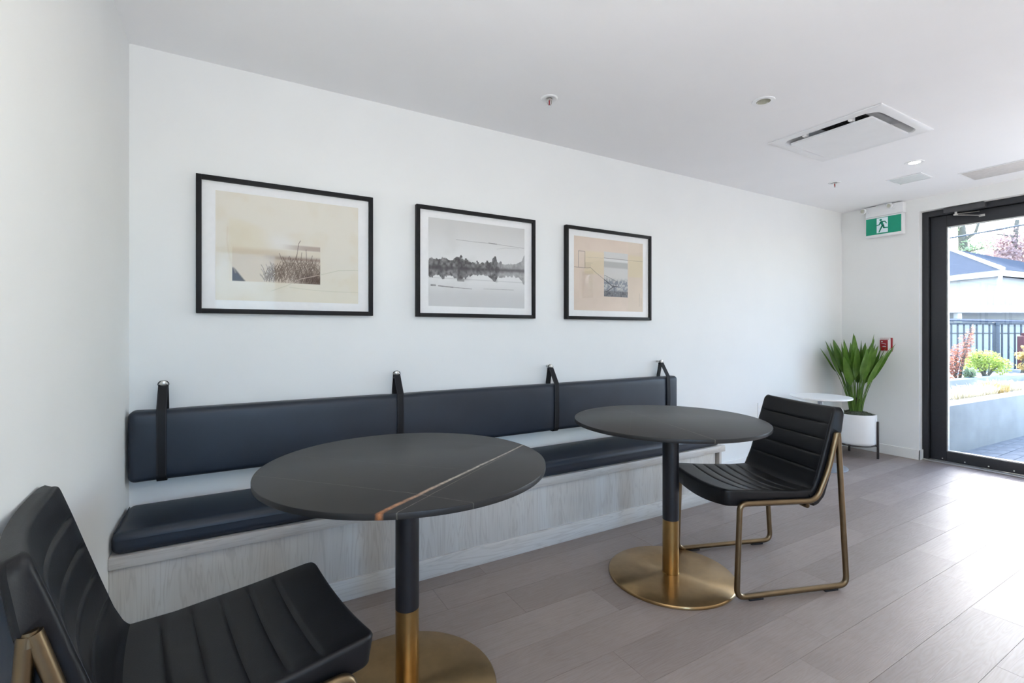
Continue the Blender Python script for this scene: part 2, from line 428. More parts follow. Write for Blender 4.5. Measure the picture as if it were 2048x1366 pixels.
def slab(x0, x1, y0, y1, z0, z1, holes):
    xs = sorted({x0, x1, *[h[0] for h in holes], *[h[1] for h in holes]}); ys = sorted({y0, y1, *[h[2] for h in holes], *[h[3] for h in holes]})
    m = MB()
    def hole(cx, cy): return any(h[0] < cx < h[1] and h[2] < cy < h[3] for h in holes)
    for a, b in zip(xs, xs[1:]):
        for c, d in zip(ys, ys[1:]):
            if not hole((a + b) / 2, (c + d) / 2):
                m.add([(a, c, z0), (b, c, z0), (b, d, z0), (a, d, z0)], [(3, 2, 1, 0)])
                m.add([(a, c, z1), (b, c, z1), (b, d, z1), (a, d, z1)], [(0, 1, 2, 3)])
    for h in holes:
        a, b, c, d = h
        m.add([(a, c, z0), (b, c, z0), (b, d, z0), (a, d, z0), (a, c, z1), (b, c, z1), (b, d, z1), (a, d, z1)],
              [(0, 4, 5, 1), (1, 5, 6, 2), (2, 6, 7, 3), (3, 7, 4, 0)])
    return m
AC = (3.035, 3.700, 1.240, 1.880)
DL = [(2.465, 1.552), (4.312, 1.558)]
holes = [(AC[0] + 0.02, AC[1] - 0.02, AC[2] + 0.02, AC[3] - 0.02)] + [(x - 0.034, x + 0.034, y - 0.034, y + 0.034) for x, y in DL]
struct(obj('ceiling', slab(XL - 0.15, XO, YF - 0.15, YB + 0.14, H, H + 0.16, holes), 'ceiling', fix=False), 'smooth white ceiling')
struct(obj('ceiling_slab', MB().box(XL - 0.2, XO, YF - 0.2, YB + 0.2, H + 0.26, H + 0.36), 'ceiling'))

fl = struct(obj('floor', MB().box(XL - 0.15, XO - 0.03, YF - 0.15, YB, -0.08, -0.005), 'joint'), 'greige oak plank floor')
PW, PL = 0.186, 1.225
known = {0: 2.757, 1: 3.010, 2: 3.222, 3: 3.672, 4: 3.220, 5: 1.430, 6: 2.30, 7: 0.797, 8: 1.075, 9: 1.9, 10: 0.4, -1: 0.35 + 2.0, -2: 1.2}
pm = {}
def plank_mesh(x0, x1, w0, w1):
    """a plank with a hairline chamfer"""
    key = (round(x1 - x0, 3), round(w1 - w0, 3))
    if key in pm: return pm[key]
    L, W = (x1 - x0) / 2, (w1 - w0) / 2; g = 0.0005; c = 0.00012
    m = MB(); a, b = L - g, W - g
    m.add([(-a, -b, -0.005), (a, -b, -0.005), (a, b, -0.005), (-a, b, -0.005), (-a, -b, -c), (a, -b, -c), (a, b, -c), (-a, b, -c),
           (-a + c, -b + c, 0), (a - c, -b + c, 0), (a - c, b - c, 0), (-a + c, b - c, 0)],
          [(0, 1, 5, 4), (1, 2, 6, 5), (2, 3, 7, 6), (3, 0, 4, 7), (4, 5, 9, 8), (5, 6, 10, 9), (6, 7, 11, 10), (7, 4, 8, 11), (8, 9, 10, 11)])
    me = bpy.data.meshes.new('plank'); me.from_pydata(m.v, [], m.f); me.materials.append(M['plank']); pm[key] = me; return me
rp = random.Random(3)
k = 10
while True:
    y0 = 0.613 + PW * k; y1 = y0 + PW
    if y1 < -1.2: break
    y1 = min(y1, YB - 0.001)
    if y1 - y0 > 0.02:
        ph = known.get(k, rp.uniform(0, PL)); xs = [XL + 0.001]; x = ph - PL * 6
        while x < XO - 0.06:
            if x > XL + 0.03: xs.append(x)
            x += PL
        xs.append(XO - 0.06 if y0 < DY0 else XR - 0.001)
        for a, b in zip(xs, xs[1:]):
            if b - a < 0.02: continue
            o = bpy.data.objects.new('plank', plank_mesh(a, b, y0, y1)); COL.objects.link(o)
            o.location = ((a + b) / 2, (y0 + y1) / 2, 0); o.parent = fl
    k -= 1
# the rows behind the camera, joined
yb = 0.613 + PW * (k + 1)
mb = MB(); y = YF + 0.001
mb.box(XL + 0.001, XO - 0.06, YF + 0.001, yb - 0.001, -0.005, 0.0)
obj('plank_rows', mb, 'plank', fl)['kind'] = 'stuff'

bh, bt = 0.092, 0.012
struct(obj('baseboard_back', MB().bbox(3.035, XR - 0.0005, YB - bt, YB, 0.0, bh, 0.003), 'trim'), 'low white baseboard behind the plant')
mb = MB().bbox(XR - bt, XR, DY0 - bt, YB - bt, 0.0, bh, 0.003).bbox(XR - bt, 5.573, DY0 - bt, DY0, 0.0, bh, 0.003)
struct(obj('baseboard_right', mb, 'trim'), 'white baseboard wrapping the corner beside the door')
struct(obj('baseboard_left', MB().bbox(XL, XL + bt, YF + 0.001, 2.19, 0.0, bh, 0.003), 'trim'), 'low white baseboard on the left wall')

# ------------------------------------------------------------------ door and windows
door = struct(thing('door_1', (5.575, DY0, 0), 0, 'x', 'x'), 'dark framed glass exit door to the patio'); del door['category']
def dbox(*a, b=0.003): return MB().bbox(*a, b)
W0 = 5.575
def L(m):  # to door-local
    m.v = [(x - W0, y - DY0, z) for x, y, z in m.v]; return m
fr = MB().bbox(5.575, 5.70, 1.908, 1.956, 0, 2.303, 0.002).bbox(5.575, 5.70, 0.86, 1.908, 2.252, 2.303, 0.002).bbox(5.575, 5.70, 0.86, 0.925, 0, 2.252, 0.002)
fr.bbox(5.640, 5.70, 1.885, 1.908, 0, 2.252, 0.002).bbox(5.640, 5.70, 0.925, 1.885, 2.230, 2.252, 0.002).bbox(5.640, 5.70, 0.925, 0.945, 0, 2.23, 0.002)
obj('door_frame', L(fr), 'door_metal', door, 30)
lf = MB().bbox(5.598, 5.638, 1.785, 1.901, 0.016, 2.246, 0.003).bbox(5.598, 5.638, 0.932, 1.035, 0.016, 2.246, 0.003)
lf.bbox(5.598, 5.638, 1.035, 1.785, 2.143, 2.246, 0.003).bbox(5.598, 5.638, 1.035, 1.785, 0.016, 0.105, 0.003)
leaf = obj('door_leaf', L(lf), 'door_metal', door, 30)
bd = MB()
for a in ((1.776, 1.785, 0.105, 2.143), (1.035, 1.044, 0.105, 2.143)): bd.box(5.602, 5.634, a[0], a[1], a[2], a[3])
bd.box(5.602, 5.634, 1.044, 1.776, 0.105, 0.114).box(5.602, 5.634, 1.044, 1.776, 2.134, 2.143)
o = obj('glazing_bead', L(bd), 'alu', leaf); o['label'] = 'pale aluminium glazing bead'
obj('glass_pane', L(MB().box(5.615, 5.621, 1.044, 1.776, 0.114, 2.134)), 'door_glass', leaf)
for yy in (1.815, 1.660, 1.505, 1.350, 1.195, 1.04, 0.96):
    s_ = MB().lathe([(0, 0.0), (0.0055, 0.0), (0.0055, 0.002), (0.004, 0.0035), (0, 0.004)], 10)
    s_.v = [(5.598 - z, yy + y, 0.036 + x) for x, y, z in s_.v]
    o = obj('screw', L(s_), 'steel', leaf, 40)
cl = obj('door_closer', L(MB().bbox(5.520, 5.574, 1.510, 1.785, 2.254, 2.299, 0.006, 3)), 'closer', door, 30); cl['label'] = 'grey overhead door closer'
ar = MB().tube([(5.548, 1.705, 2.254), (5.548, 1.705, 2.232)], 0.011, 12).bbox(5.535, 5.561, 1.69, 1.72, 2.222, 2.236, 0.003)
ar.tube([(5.548, 1.703, 2.229), (5.572, 1.62, 2.212), (5.592, 1.545, 2.196)], [0.0075, 0.006, 0.006], 8)
ar.tube([(5.552, 1.700, 2.238), (5.578, 1.62, 2.236), (5.590, 1.56, 2.236)], 0.004, 8).bbox(5.586, 5.598, 1.525, 1.565, 2.186, 2.206, 0.002)
o = obj('closer_arm', L(ar), 'steel', cl, 40); o['label'] = 'bright steel closer arm'
th = MB().bbox(5.545, 5.71, 0.87, 1.945, 0.0, 0.012, 0.004, 2)
o = obj('threshold', L(th), 'alu', door, 30); o['label'] = 'brushed aluminium threshold'
mb = MB().lathe([(0, 0), (0.004, 0), (0.003, 0.004), (0, 0.005)], 8)
# glazed screens: beside the door (outside the frame of the photograph) and behind the camera
def glazed(name, x0, x1, y0, y1, z1, along, n, label, gm='door_glass', zb=0.0):
    w = struct(thing(name, (0, 0, 0), 0, 'x', 'x'), label); del w['category']
    f = MB(); t = 0.055
    if along == 'y':
        f.bbox(x0, x1, y0, y1, zb, zb + (0.10 if zb == 0 else 0.055), 0.003).bbox(x0, x1, y0, y1, z1 - 0.06, z1, 0.003)
        for i in range(n + 1):
            y = y0 + (y1 - y0 - t) * i / n; f.bbox(x0, x1, y, y + t, zb + (0.10 if zb == 0 else 0.055), z1 - 0.06, 0.003)
        obj('window_frame', f, 'door_metal', w, 30)
        for i in range(n):
            a = y0 + (y1 - y0 - t) * i / n + t; b = y0 + (y1 - y0 - t) * (i + 1) / n
            obj('glass_pane', MB().box((x0 + x1) / 2, (x0 + x1) / 2 + 0.006, a, b, zb + (0.10 if zb == 0 else 0.055), z1 - 0.06), gm, w)
    else:
        f.bbox(x0, x1, y0, y1, 0.0, 0.10, 0.003).bbox(x0, x1, y0, y1, z1 - 0.06, z1, 0.003)
        for i in range(n + 1):
            x = x0 + (x1 - x0 - t) * i / n; f.bbox(x, x + t, y0, y1, 0.10, z1 - 0.06, 0.003)
        obj('window_frame', f, 'door_metal', w, 30)
        for i in range(n):
            a = x0 + (x1 - x0 - t) * i / n + t; b = x0 + (x1 - x0 - t) * (i + 1) / n
            obj('glass_pane', MB().box(a, b, (y0 + y1) / 2, (y0 + y1) / 2 + 0.006, 0.10, z1 - 0.06), gm, w)
glazed('window_3', 5.58, 5.69, -1.849, -1.451, 2.299, 'y', 1, 'small dark framed high window in the door wall', zb=1.80)
glazed('window_1', 5.58, 5.69, 0.301, 0.859, 2.304, 'y', 1, 'dark framed floor to ceiling sidelight next to the door', 'blue_glass')
glazed('window_2', -0.25, 0.55, YF - 0.12, YF - 0.02, 2.299, 'x', 1, 'dark framed floor to ceiling window behind the camera', 'blue_glass')

# ------------------------------------------------------------------ bench
bn = thing('bench', (XL, 2.199, 0), 0, 'long built-in bench of pale grey washed wood under the pictures', 'bench')
BL = 3.040 - XL
obj('bench_top', MB().bbox(0.001, BL, 0.0, YB - 2.199 - 0.001, 0.337, 0.381, 0.002), 'wood_h', bn, 30)
obj('front_panel', MB().bbox(0.001, 3.332, 0.014, 0.032, 0.094, 0.337, 0.001), 'wood_v', bn, 30)
obj('plinth', MB().bbox(0.001, 3.332, 0.002, 0.030, 0.0, 0.095, 0.001), 'wood_h', bn, 30)
o = obj('end_panel', MB().bbox(3.362, 3.388, 0.002, YB - 2.199 - 0.001, 0.0, 0.337, 0.001), 'wood_v', bn, 30)
obj('inner_panel', MB().bbox(3.332, 3.362, 0.045, 0.06, 0.0, 0.337, 0.001), 'wood_v', bn, 30)

def pillow(x0, x1, y0, y1, z0, z1, r, nx=60, bulge=0.006, axis='z', dents=(), seg=5):
    """rounded block with a softly crowned face; the face is +z (seat) or -y (back)"""
    def axisvals(a, b, n):
        v = [a + r * (1 - math.cos(PI / 2 * i / seg)) for i in range(seg)]
        v += [a + r + (b - a - 2 * r) * i / n for i in range(n + 1)]
        v += [b - r * (1 - math.cos(PI / 2 * i / seg)) for i in reversed(range(seg))]
        return v
    X = axisvals(x0, x1, nx); Yv = axisvals(y0, y1, 10); Zv = axisvals(z0, z1, 8)
    bm = bmesh.new(); reg = {}
    cx, cy, cz = (x0 + r, x1 - r), (y0 + r, y1 - r), (z0 + r, z1 - r)
    def pt(x, y, z):
        key = (round(x, 5), round(y, 5), round(z, 5))
        if key in reg: return reg[key]
        q = Vector((min(max(x, cx[0]), cx[1]), min(max(y, cy[0]), cy[1]), min(max(z, cz[0]), cz[1])))
        d = Vector((x, y, z)) - q
        if d.length > 1e-9: p = q + d.normalized() * r
        else: p = Vector((x, y, z))
        u = (x - x0) / (x1 - x0) * 2 - 1; v = (y - y0) / (y1 - y0) * 2 - 1; w = (z - z0) / (z1 - z0) * 2 - 1
        if axis == 'z' and z >= z1 - r - 1e-6: p.z += bulge * (1 - min(1, abs(u)) ** 10) * (1 - v * v) - bulge * 0.5
        if axis == 'y' and y <= y0 + r + 1e-6:
            dd = sum(math.exp(-((x - dx) / 0.05) ** 2) for dx in dents)
            p.y -= bulge * (1 - min(1, abs(u)) ** 10) * (1 - w * w) - 0.004 * dd
        if axis == 'y' and z >= z1 - r - 1e-6:
            dd = sum(math.exp(-((x - dx) / 0.06) ** 2) for dx in dents); p.z -= 0.003 * dd
        reg[key] = bm.verts.new(p); return reg[key]
    def face(A, B, f):
        for a, a2 in zip(A, A[1:]):
            for b, b2 in zip(B, B[1:]):
                vs_ = [f(a, b), f(a2, b), f(a2, b2), f(a, b2)]
                if len(set(vs_)) == 4:
                    try: bm.faces.new(vs_)
                    except ValueError: pass
    for z in (z0, z1): face(X, Yv, lambda a, b: pt(a, b, z))
    for y in (y0, y1): face(X, Zv, lambda a, b: pt(a, y, b))
    for x in (x0, x1): face(Yv, Zv, lambda a, b: pt(x, a, b))
    bm.verts.index_update(); m = MB(); m.add([v.co[:] for v in bm.verts], [[v.index for v in f.verts] for f in bm.faces]); bm.free(); return m

sc_ = obj('seat_cushion', pillow(XL + 0.006, 2.990, 2.203, 2.560, 0.3815, 0.466, 0.028, bulge=0.010), 'leather_slate', None, 60)
tag(sc_, 'long dark slate vinyl seat pad lying on the wooden bench', 'cushion')
pp = MB()
pp.tube(fillet([(XL + 0.0135, 2.232, 0.4585), (XL + 0.0135, 2.53, 0.4585)], 0.01), 0.0022, 6)
o = obj('piping', pp, 'leather_slate', sc_, 60)
STR = [-0.262, 0.768, 1.781, 2.794]
bc = obj('back_cushion', pillow(XL + 0.008, 2.905, 2.502, 2.590, 0.560, 0.858, 0.026, nx=90, bulge=0.006, axis='y', dents=STR), 'leather_slate', None, 60)
tag(bc, 'long dark slate vinyl back cushion hung from wall straps above the bench', 'cushion')

def ribbon(path, w, t):
    """flat strap in the y-z plane, width along x"""
    P = [Vector((0, *p)) for p in path]; m = MB(); rows = []
    for i, p in enumerate(P):
        d = (P[min(i + 1, len(P) - 1)] - P[max(i - 1, 0)]).normalized(); n = Vector((0, -d.z, d.y))
        rows.append([p + Vector((sx * w / 2, 0, 0)) + n * (sn * t / 2) for sx, sn in ((-1, -1), (-1, 1), (1, 1), (1, -1))])
    for r_ in rows: m.v += [tuple(q) for q in r_]
    for i in range(len(rows) - 1):
        for k in range(4): m.f.append((i * 4 + k, i * 4 + (k + 1) % 4, (i + 1) * 4 + (k + 1) % 4, (i + 1) * 4 + k))
    m.f += [(0, 1, 2, 3), tuple(len(m.v) - 4 + q for q in (3, 2, 1, 0))]; return m
def make_strap():
    r_ = thing('hanging_strap', (STR[0], YB, 0), 0, 'x', 'strap', 'straps holding the back cushion')
    y = lambda v: v - YB
    path = fillet([(y(2.563), 0.957, ), (y(2.494), 0.850), (y(2.492), 0.70), (y(2.4955), 0.575), (y(2.51), 0.5565), (y(2.575), 0.5555), (y(2.5935), 0.57), (y(2.5935), 0.86), (y(2.572), 0.957)] and
                  [(0, y(2.563), 0.957), (0, y(2.4985), 0.856), (0, y(2.4935), 0.70), (0, y(2.4995), 0.575), (0, y(2.515), 0.5563), (0, y(2.575), 0.5555), (0, y(2.5945), 0.57), (0, y(2.5945), 0.862), (0, y(2.575), 0.957)],
                  [0.03, 0.2, 0.02, 0.014, 0.014, 0.012, 0.03], 5)
    obj('strap_band', ribbon([(p.y, p.z) for p in path], 0.036, 0.0032), 'leather_strap', r_, 40)
    ed = MB()
    for s in (-0.0150, 0.0150):
        ed.tube([(s, p.y - 0.0016, p.z) for p in path[:14]], 0.0009, 5)
    obj('stitching', ed, 'thread', r_, 60)
    kp = MB().bbox(-0.018, 0.018, y(2.558), y(2.581), 0.946, 0.957, 0.002).bbox(-0.0185, 0.0185, y(2.5575), y(2.5815), 0.938, 0.941, 0.001)
    obj('keeper_loop', kp, 'leather_strap', r_, 40)
    dr = MB(); pts = [(-0.019, y(2.568), 0.958)]
    for i in range(13):
        a = PI - PI * i / 12; pts.append((0.0195 * math.cos(a), y(2.568), 0.961 + 0.0165 * math.sin(a)))
    pts.append((0.019, y(2.568), 0.958))
    dr.tube(pts, 0.0019, 8, closed=True); obj('d_ring', dr, 'black_metal', r_, 60)
    kn = MB().lathe([(0, 0), (0.008, 0), (0.008, 0.040), (0.0125, 0.042), (0.0135, 0.046), (0.0125, 0.050), (0.010, 0.052), (0, 0.0525)], 20)
    kn.v = [(x, -z, 0.966 + y_) for x, y_, z in kn.v]
    o = obj('wall_peg', kn, 'steel', r_, 40); o['label'] = 'round steel wall peg'
    return r_
st0 = make_strap()
sl = ['black leather strap on steel peg, nearest the left wall', 'black leather strap on steel peg, second from the left wall, behind the near table',
      'black leather strap on steel peg, third from the left wall, between the two tables', 'black leather strap on steel peg, at the right end of the back cushion']
for i, x in enumerate(STR):
    s_ = st0 if i == 0 else copy_tree(st0)
    s_.location.x = x; s_['label'] = sl[i]

# ------------------------------------------------------------------ framed prints
NXP, NZP = 400, 316
def print_mesh(img, w, h):
    """a sheet of paper whose print is stored as ink colours on its own points"""
    nz, nx = img.shape[:2]
    xs = np.linspace(-w / 2, w / 2, nx); zs = np.linspace(-h / 2, h / 2, nz)
    X, Z = np.meshgrid(xs, zs); co = np.stack([X, np.zeros_like(X), Z], -1).reshape(-1, 3)
    idx = np.arange(nx * nz).reshape(nz, nx)
    q = np.stack([idx[:-1, :-1], idx[:-1, 1:], idx[1:, 1:], idx[1:, :-1]], -1).reshape(-1, 4)
    me = bpy.data.meshes.new('print'); me.vertices.add(len(co)); me.vertices.foreach_set('co', co.ravel())
    me.loops.add(q.size); me.loops.foreach_set('vertex_index', q.ravel()); me.polygons.add(len(q))
    me.polygons.foreach_set('loop_start', np.arange(0, q.size, 4)); me.polygons.foreach_set('loop_total', np.full(len(q), 4))
    me.update(); me.validate()
    a = me.color_attributes.new('ink', 'FLOAT_COLOR', 'POINT')
    c = np.concatenate([img.reshape(-1, 3), np.ones((nx * nz, 1))], 1).astype(np.float32); a.data.foreach_set('color', c.ravel())
    me.materials.append(M['print']); return me
def s2l(c):
    c = np.asarray(c, float) / 255; return np.where(c <= 0.04045, c / 12.92, ((c + 0.055) / 1.055) ** 2.4)
rng = np.random.default_rng(5)
def fbm(shape, cells, octs=4):
    out = np.zeros(shape); amp = 1; tot = 0
    for o_ in range(octs):
        n = (max(2, int(cells[0] * 2 ** o_)) + 2, max(2, int(cells[1] * 2 ** o_)) + 2); g = rng.random(n)
        yy = np.linspace(0, n[0] - 1.001, shape[0]); xx = np.linspace(0, n[1] - 1.001, shape[1])
        y0 = yy.astype(int); x0 = xx.astype(int); fy = (yy - y0)[:, None]; fx = (xx - x0)[None]; fy = fy * fy * (3 - 2 * fy); fx = fx * fx * (3 - 2 * fx)
        v = (g[y0][:, x0] * (1 - fx) + g[y0][:, x0 + 1] * fx) * (1 - fy) + (g[y0 + 1][:, x0] * (1 - fx) + g[y0 + 1][:, x0 + 1] * fx) * fy
        out += v * amp; tot += amp; amp *= 0.55
    return out / tot
PWD, PHT = 0.640, 0.505
U, V = np.meshgrid(np.linspace(0, PWD, NXP), np.linspace(0, PHT, NZP))
def sst(a, b, x):
    t = np.clip((x - a) / (b - a), 0, 1); return t * t * (3 - 2 * t)
def over(img, mask, col):
    m = np.clip(mask, 0, 1)[..., None]; return img * (1 - m) + s2l(col) * m
def stroke(mask, pts, w, k=1.0):
    """darken mask along a polyline"""
    for (x0, y0), (x1, y1) in zip(pts, pts[1:]):
        dx, dy = x1 - x0, y1 - y0; L2 = dx * dx + dy * dy + 1e-12
        a0, a1 = min(x0, x1) - 3 * w - 0.003, max(x0, x1) + 3 * w + 0.003; b0, b1 = min(y0, y1) - 3 * w - 0.003, max(y0, y1) + 3 * w + 0.003
        i0, i1 = np.searchsorted(U[0], [a0, a1]); j0, j1 = np.searchsorted(V[:, 0], [b0, b1])
        if i1 <= i0 or j1 <= j0: continue
        u, v = U[j0:j1, i0:i1], V[j0:j1, i0:i1]
        t = np.clip(((u - x0) * dx + (v - y0) * dy) / L2, 0, 1); d = np.hypot(u - x0 - t * dx, v - y0 - t * dy)
        mask[j0:j1, i0:i1] = np.maximum(mask[j0:j1, i0:i1], k * np.clip(1.5 - d / w, 0, 1))
    return mask
def art_grasses():
    img = np.ones((NZP, NXP, 3)) * s2l((222, 217, 205)); n = fbm(U.shape, (4, 5)); n2 = fbm(U.shape, (14, 18))
    img = over(img, 0.5 * sst(0.45, 0.75, n), (216, 206, 186)); img = over(img, 0.35 * sst(0.5, 0.0, V / PHT) * sst(0.2, 0.6, U / PWD), (226, 221, 200))
    img = over(img, 0.75 * np.exp(-(((U - 0.27) / 0.07) ** 2 + ((V - 0.285) / 0.04) ** 2)), (226, 224, 220))
    hump = sst(0.040, 0.065, U) * sst(0.29, 0.20, U + (V - 0.2) * 0.35) * sst(0.085, 0.10, V) * sst(0.40, 0.365, V + 0.35 * np.maximum(0, U - 0.1))
    img = over(img, 0.5 * hump, (218, 208, 182)); img = over(img, 0.7 * sst(0.0655, 0.0675, U) * sst(0.33, 0.24, U + 0.1 * (n2 - 0.5)) * sst(0.0905, 0.0925, V) * sst(0.262, 0.235, V), (206, 190, 168))
    # inset photograph
    inx = sst(0.0655, 0.0675, U) * sst(0.4535, 0.4515, U) * sst(0.0905, 0.0925, V)
    fade = sst(0.17, 0.30, U + 0.05 * (n2 - 0.5))
    img = over(img, inx * fade * sst(0.285, 0.276, V) * 0.85 * sst(0.25, 0.40, U) * sst(0.252, 0.262, V), (170, 152, 142))
    img = over(img, inx * fade * sst(0.256, 0.25, V) * 0.7, (214, 205, 188))
    img = over(img, inx * fade * np.exp(-((V - 0.212) / 0.012) ** 2) * 0.85, (140, 118, 108))
    img = over(img, inx * fade * sst(0.205, 0.195, V) * 0.75, (188, 172, 158))
    img = over(img, inx * sst(0.30, 0.42, U) * sst(0.17, 0.10, V) * 0.85, (92, 74, 66))
    img = over(img, inx * sst(0.012, 0.0, U - 0.067 - (0.155 - V) * 0.75) * sst(0.16, 0.15, V), (74, 66, 66))
    m = np.zeros_like(U)
    for i in range(520):
        x = 0.20 + 0.255 * rng.random() ** 0.8; hgt = 0.012 + 0.035 * rng.random(); y0 = 0.092 + 0.085 * rng.random() * (0.45 + 0.55 * min(1, (x - 0.2) / 0.1)); ln = (rng.random() - 0.45) * 0.05
        stroke(m, [(x, y0), (x + ln * 0.5, y0 + hgt * 0.65), (x + ln, y0 + hgt)], 0.0010, 0.6 + 0.4 * rng.random())
    for x, y0, x1, y1 in ((0.34, 0.2, 0.352, 0.29), (0.352, 0.29, 0.36, 0.305), (0.36, 0.19, 0.366, 0.247), (0.39, 0.18, 0.386, 0.262), (0.40, 0.17, 0.415, 0.235), (0.29, 0.17, 0.265, 0.235), (0.30, 0.18, 0.28, 0.22), (0.33, 0.19, 0.345, 0.24), (0.33, 0.17, 0.31, 0.225)):
        stroke(m, [(x, y0), (x1, y1)], 0.0013, 0.8)
    img = over(img, m * inx * 0.9, (80, 62, 54)); img = over(img, (m > 0.5) * (V > 0.276) * 0.6, (120, 105, 95))
    l = np.zeros_like(U)
    stroke(l, [(0.23, 0.05), (0.30, 0.08), (0.36, 0.115), (0.45, 0.140), (0.54, 0.168), (0.64, 0.176)], 0.0017, 0.8)
    stroke(l, [(0.31, 0.072), (0.42, 0.062), (0.52, 0.058), (0.64, 0.060)], 0.0014, 0.7)
    img = over(img, l * 0.75 * (1 - inx), (190, 190, 170)); img = over(img, l * inx * sst(0.3, 0.36, U), (196, 178, 166))
    l = np.zeros_like(U); stroke(l, [(0.048, 0.34), (0.045, 0.28), (0.055, 0.2), (0.08, 0.13)], 0.003, 0.5); img = over(img, l * 0.6, (208, 190, 170))
    return img
def art_lake():
    n = fbm(U.shape, (3, 4)); n2 = fbm(U.shape, (26, 40)); n1 = fbm(np.zeros((2, NXP)).shape, (1, 26), 5)[0][None]
    img = np.ones((NZP, NXP, 3)) * s2l((206, 205, 203)); img = over(img, sst(0.50, 0.28, V), (222, 222, 221)); img = over(img, 0.8 * sst(0.17, 0.05, V), (198, 198, 198))
    img = over(img, 0.25 * sst(0.45, 0.7, n), (196, 195, 192))
    wl = 0.218 + 0.02 * U / PWD
    hgt = 0.028 + 0.030 * n1 + 0.032 * np.exp(-((U - 0.20) / 0.045) ** 2) + 0.035 * np.exp(-((U - 0.42) / 0.022) ** 2) + 0.034 * np.exp(-((U - 0.09) / 0.022) ** 2) + 0.05 * sst(0.60, 0.64, U) + 0.02 * np.exp(-((U - 0.02) / 0.02) ** 2)
    hgt = hgt + 0.035 * (n2 - 0.5)
    g = sst(0.5, 0.42, U) * 0.35 + 0.6
    img = over(img, sst(0.0, -0.004, V - wl - hgt) * (V > wl) * g * (0.55 + 0.75 * n2), (88, 86, 87))
    img = over(img, sst(0.0, -0.004, wl - V - hgt * 0.95) * (V <= wl) * g * (0.5 + 0.8 * n2), (92, 90, 92))
    img = over(img, np.exp(-((V - wl) / 0.012) ** 2) * 0.75, (84, 81, 84))
    for x0, x1, k in ((0.178, 0.29, 0.45), (0.43, 0.455, 0.4)):
        img = over(img, sst(x0, x0 + 0.003, U) * sst(x1, x0 + 0.004, U) * sst(0.15, 0.16, V) * sst(0.285, 0.275, V) * k, (78, 76, 78))
    img = over(img, (U > 0.178) * (U < 0.222) * (V > 0.148) * (V < 0.162) * 0.7, (120, 118, 118))
    img = over(img, sst(0.168, 0.163, V) * sst(0.158, 0.163, V) * 0.35, (150, 150, 150))
    l = np.zeros_like(U); stroke(l, [(0.17, 0.393), (0.30, 0.390), (0.40, 0.391), (0.50, 0.387), (0.635, 0.382)], 0.0013, 0.6); stroke(l, [(0.385, 0.392), (0.44, 0.390)], 0.0028, 0.8)
    stroke(l, [(0.44, 0.36), (0.50, 0.372), (0.6, 0.376)], 0.0012, 0.35)
    stroke(l, [(0.016, 0.119), (0.04, 0.119)], 0.0045, 0.9); stroke(l, [(0.06, 0.117), (0.15, 0.112)], 0.003, 0.9); stroke(l, [(0.15, 0.112), (0.27, 0.108)], 0.0018, 0.75); stroke(l, [(0.35, 0.112), (0.56, 0.114)], 0.0014, 0.6)
    img = over(img, l * (0.6 + 0.6 * n2), (110, 108, 108)); return img
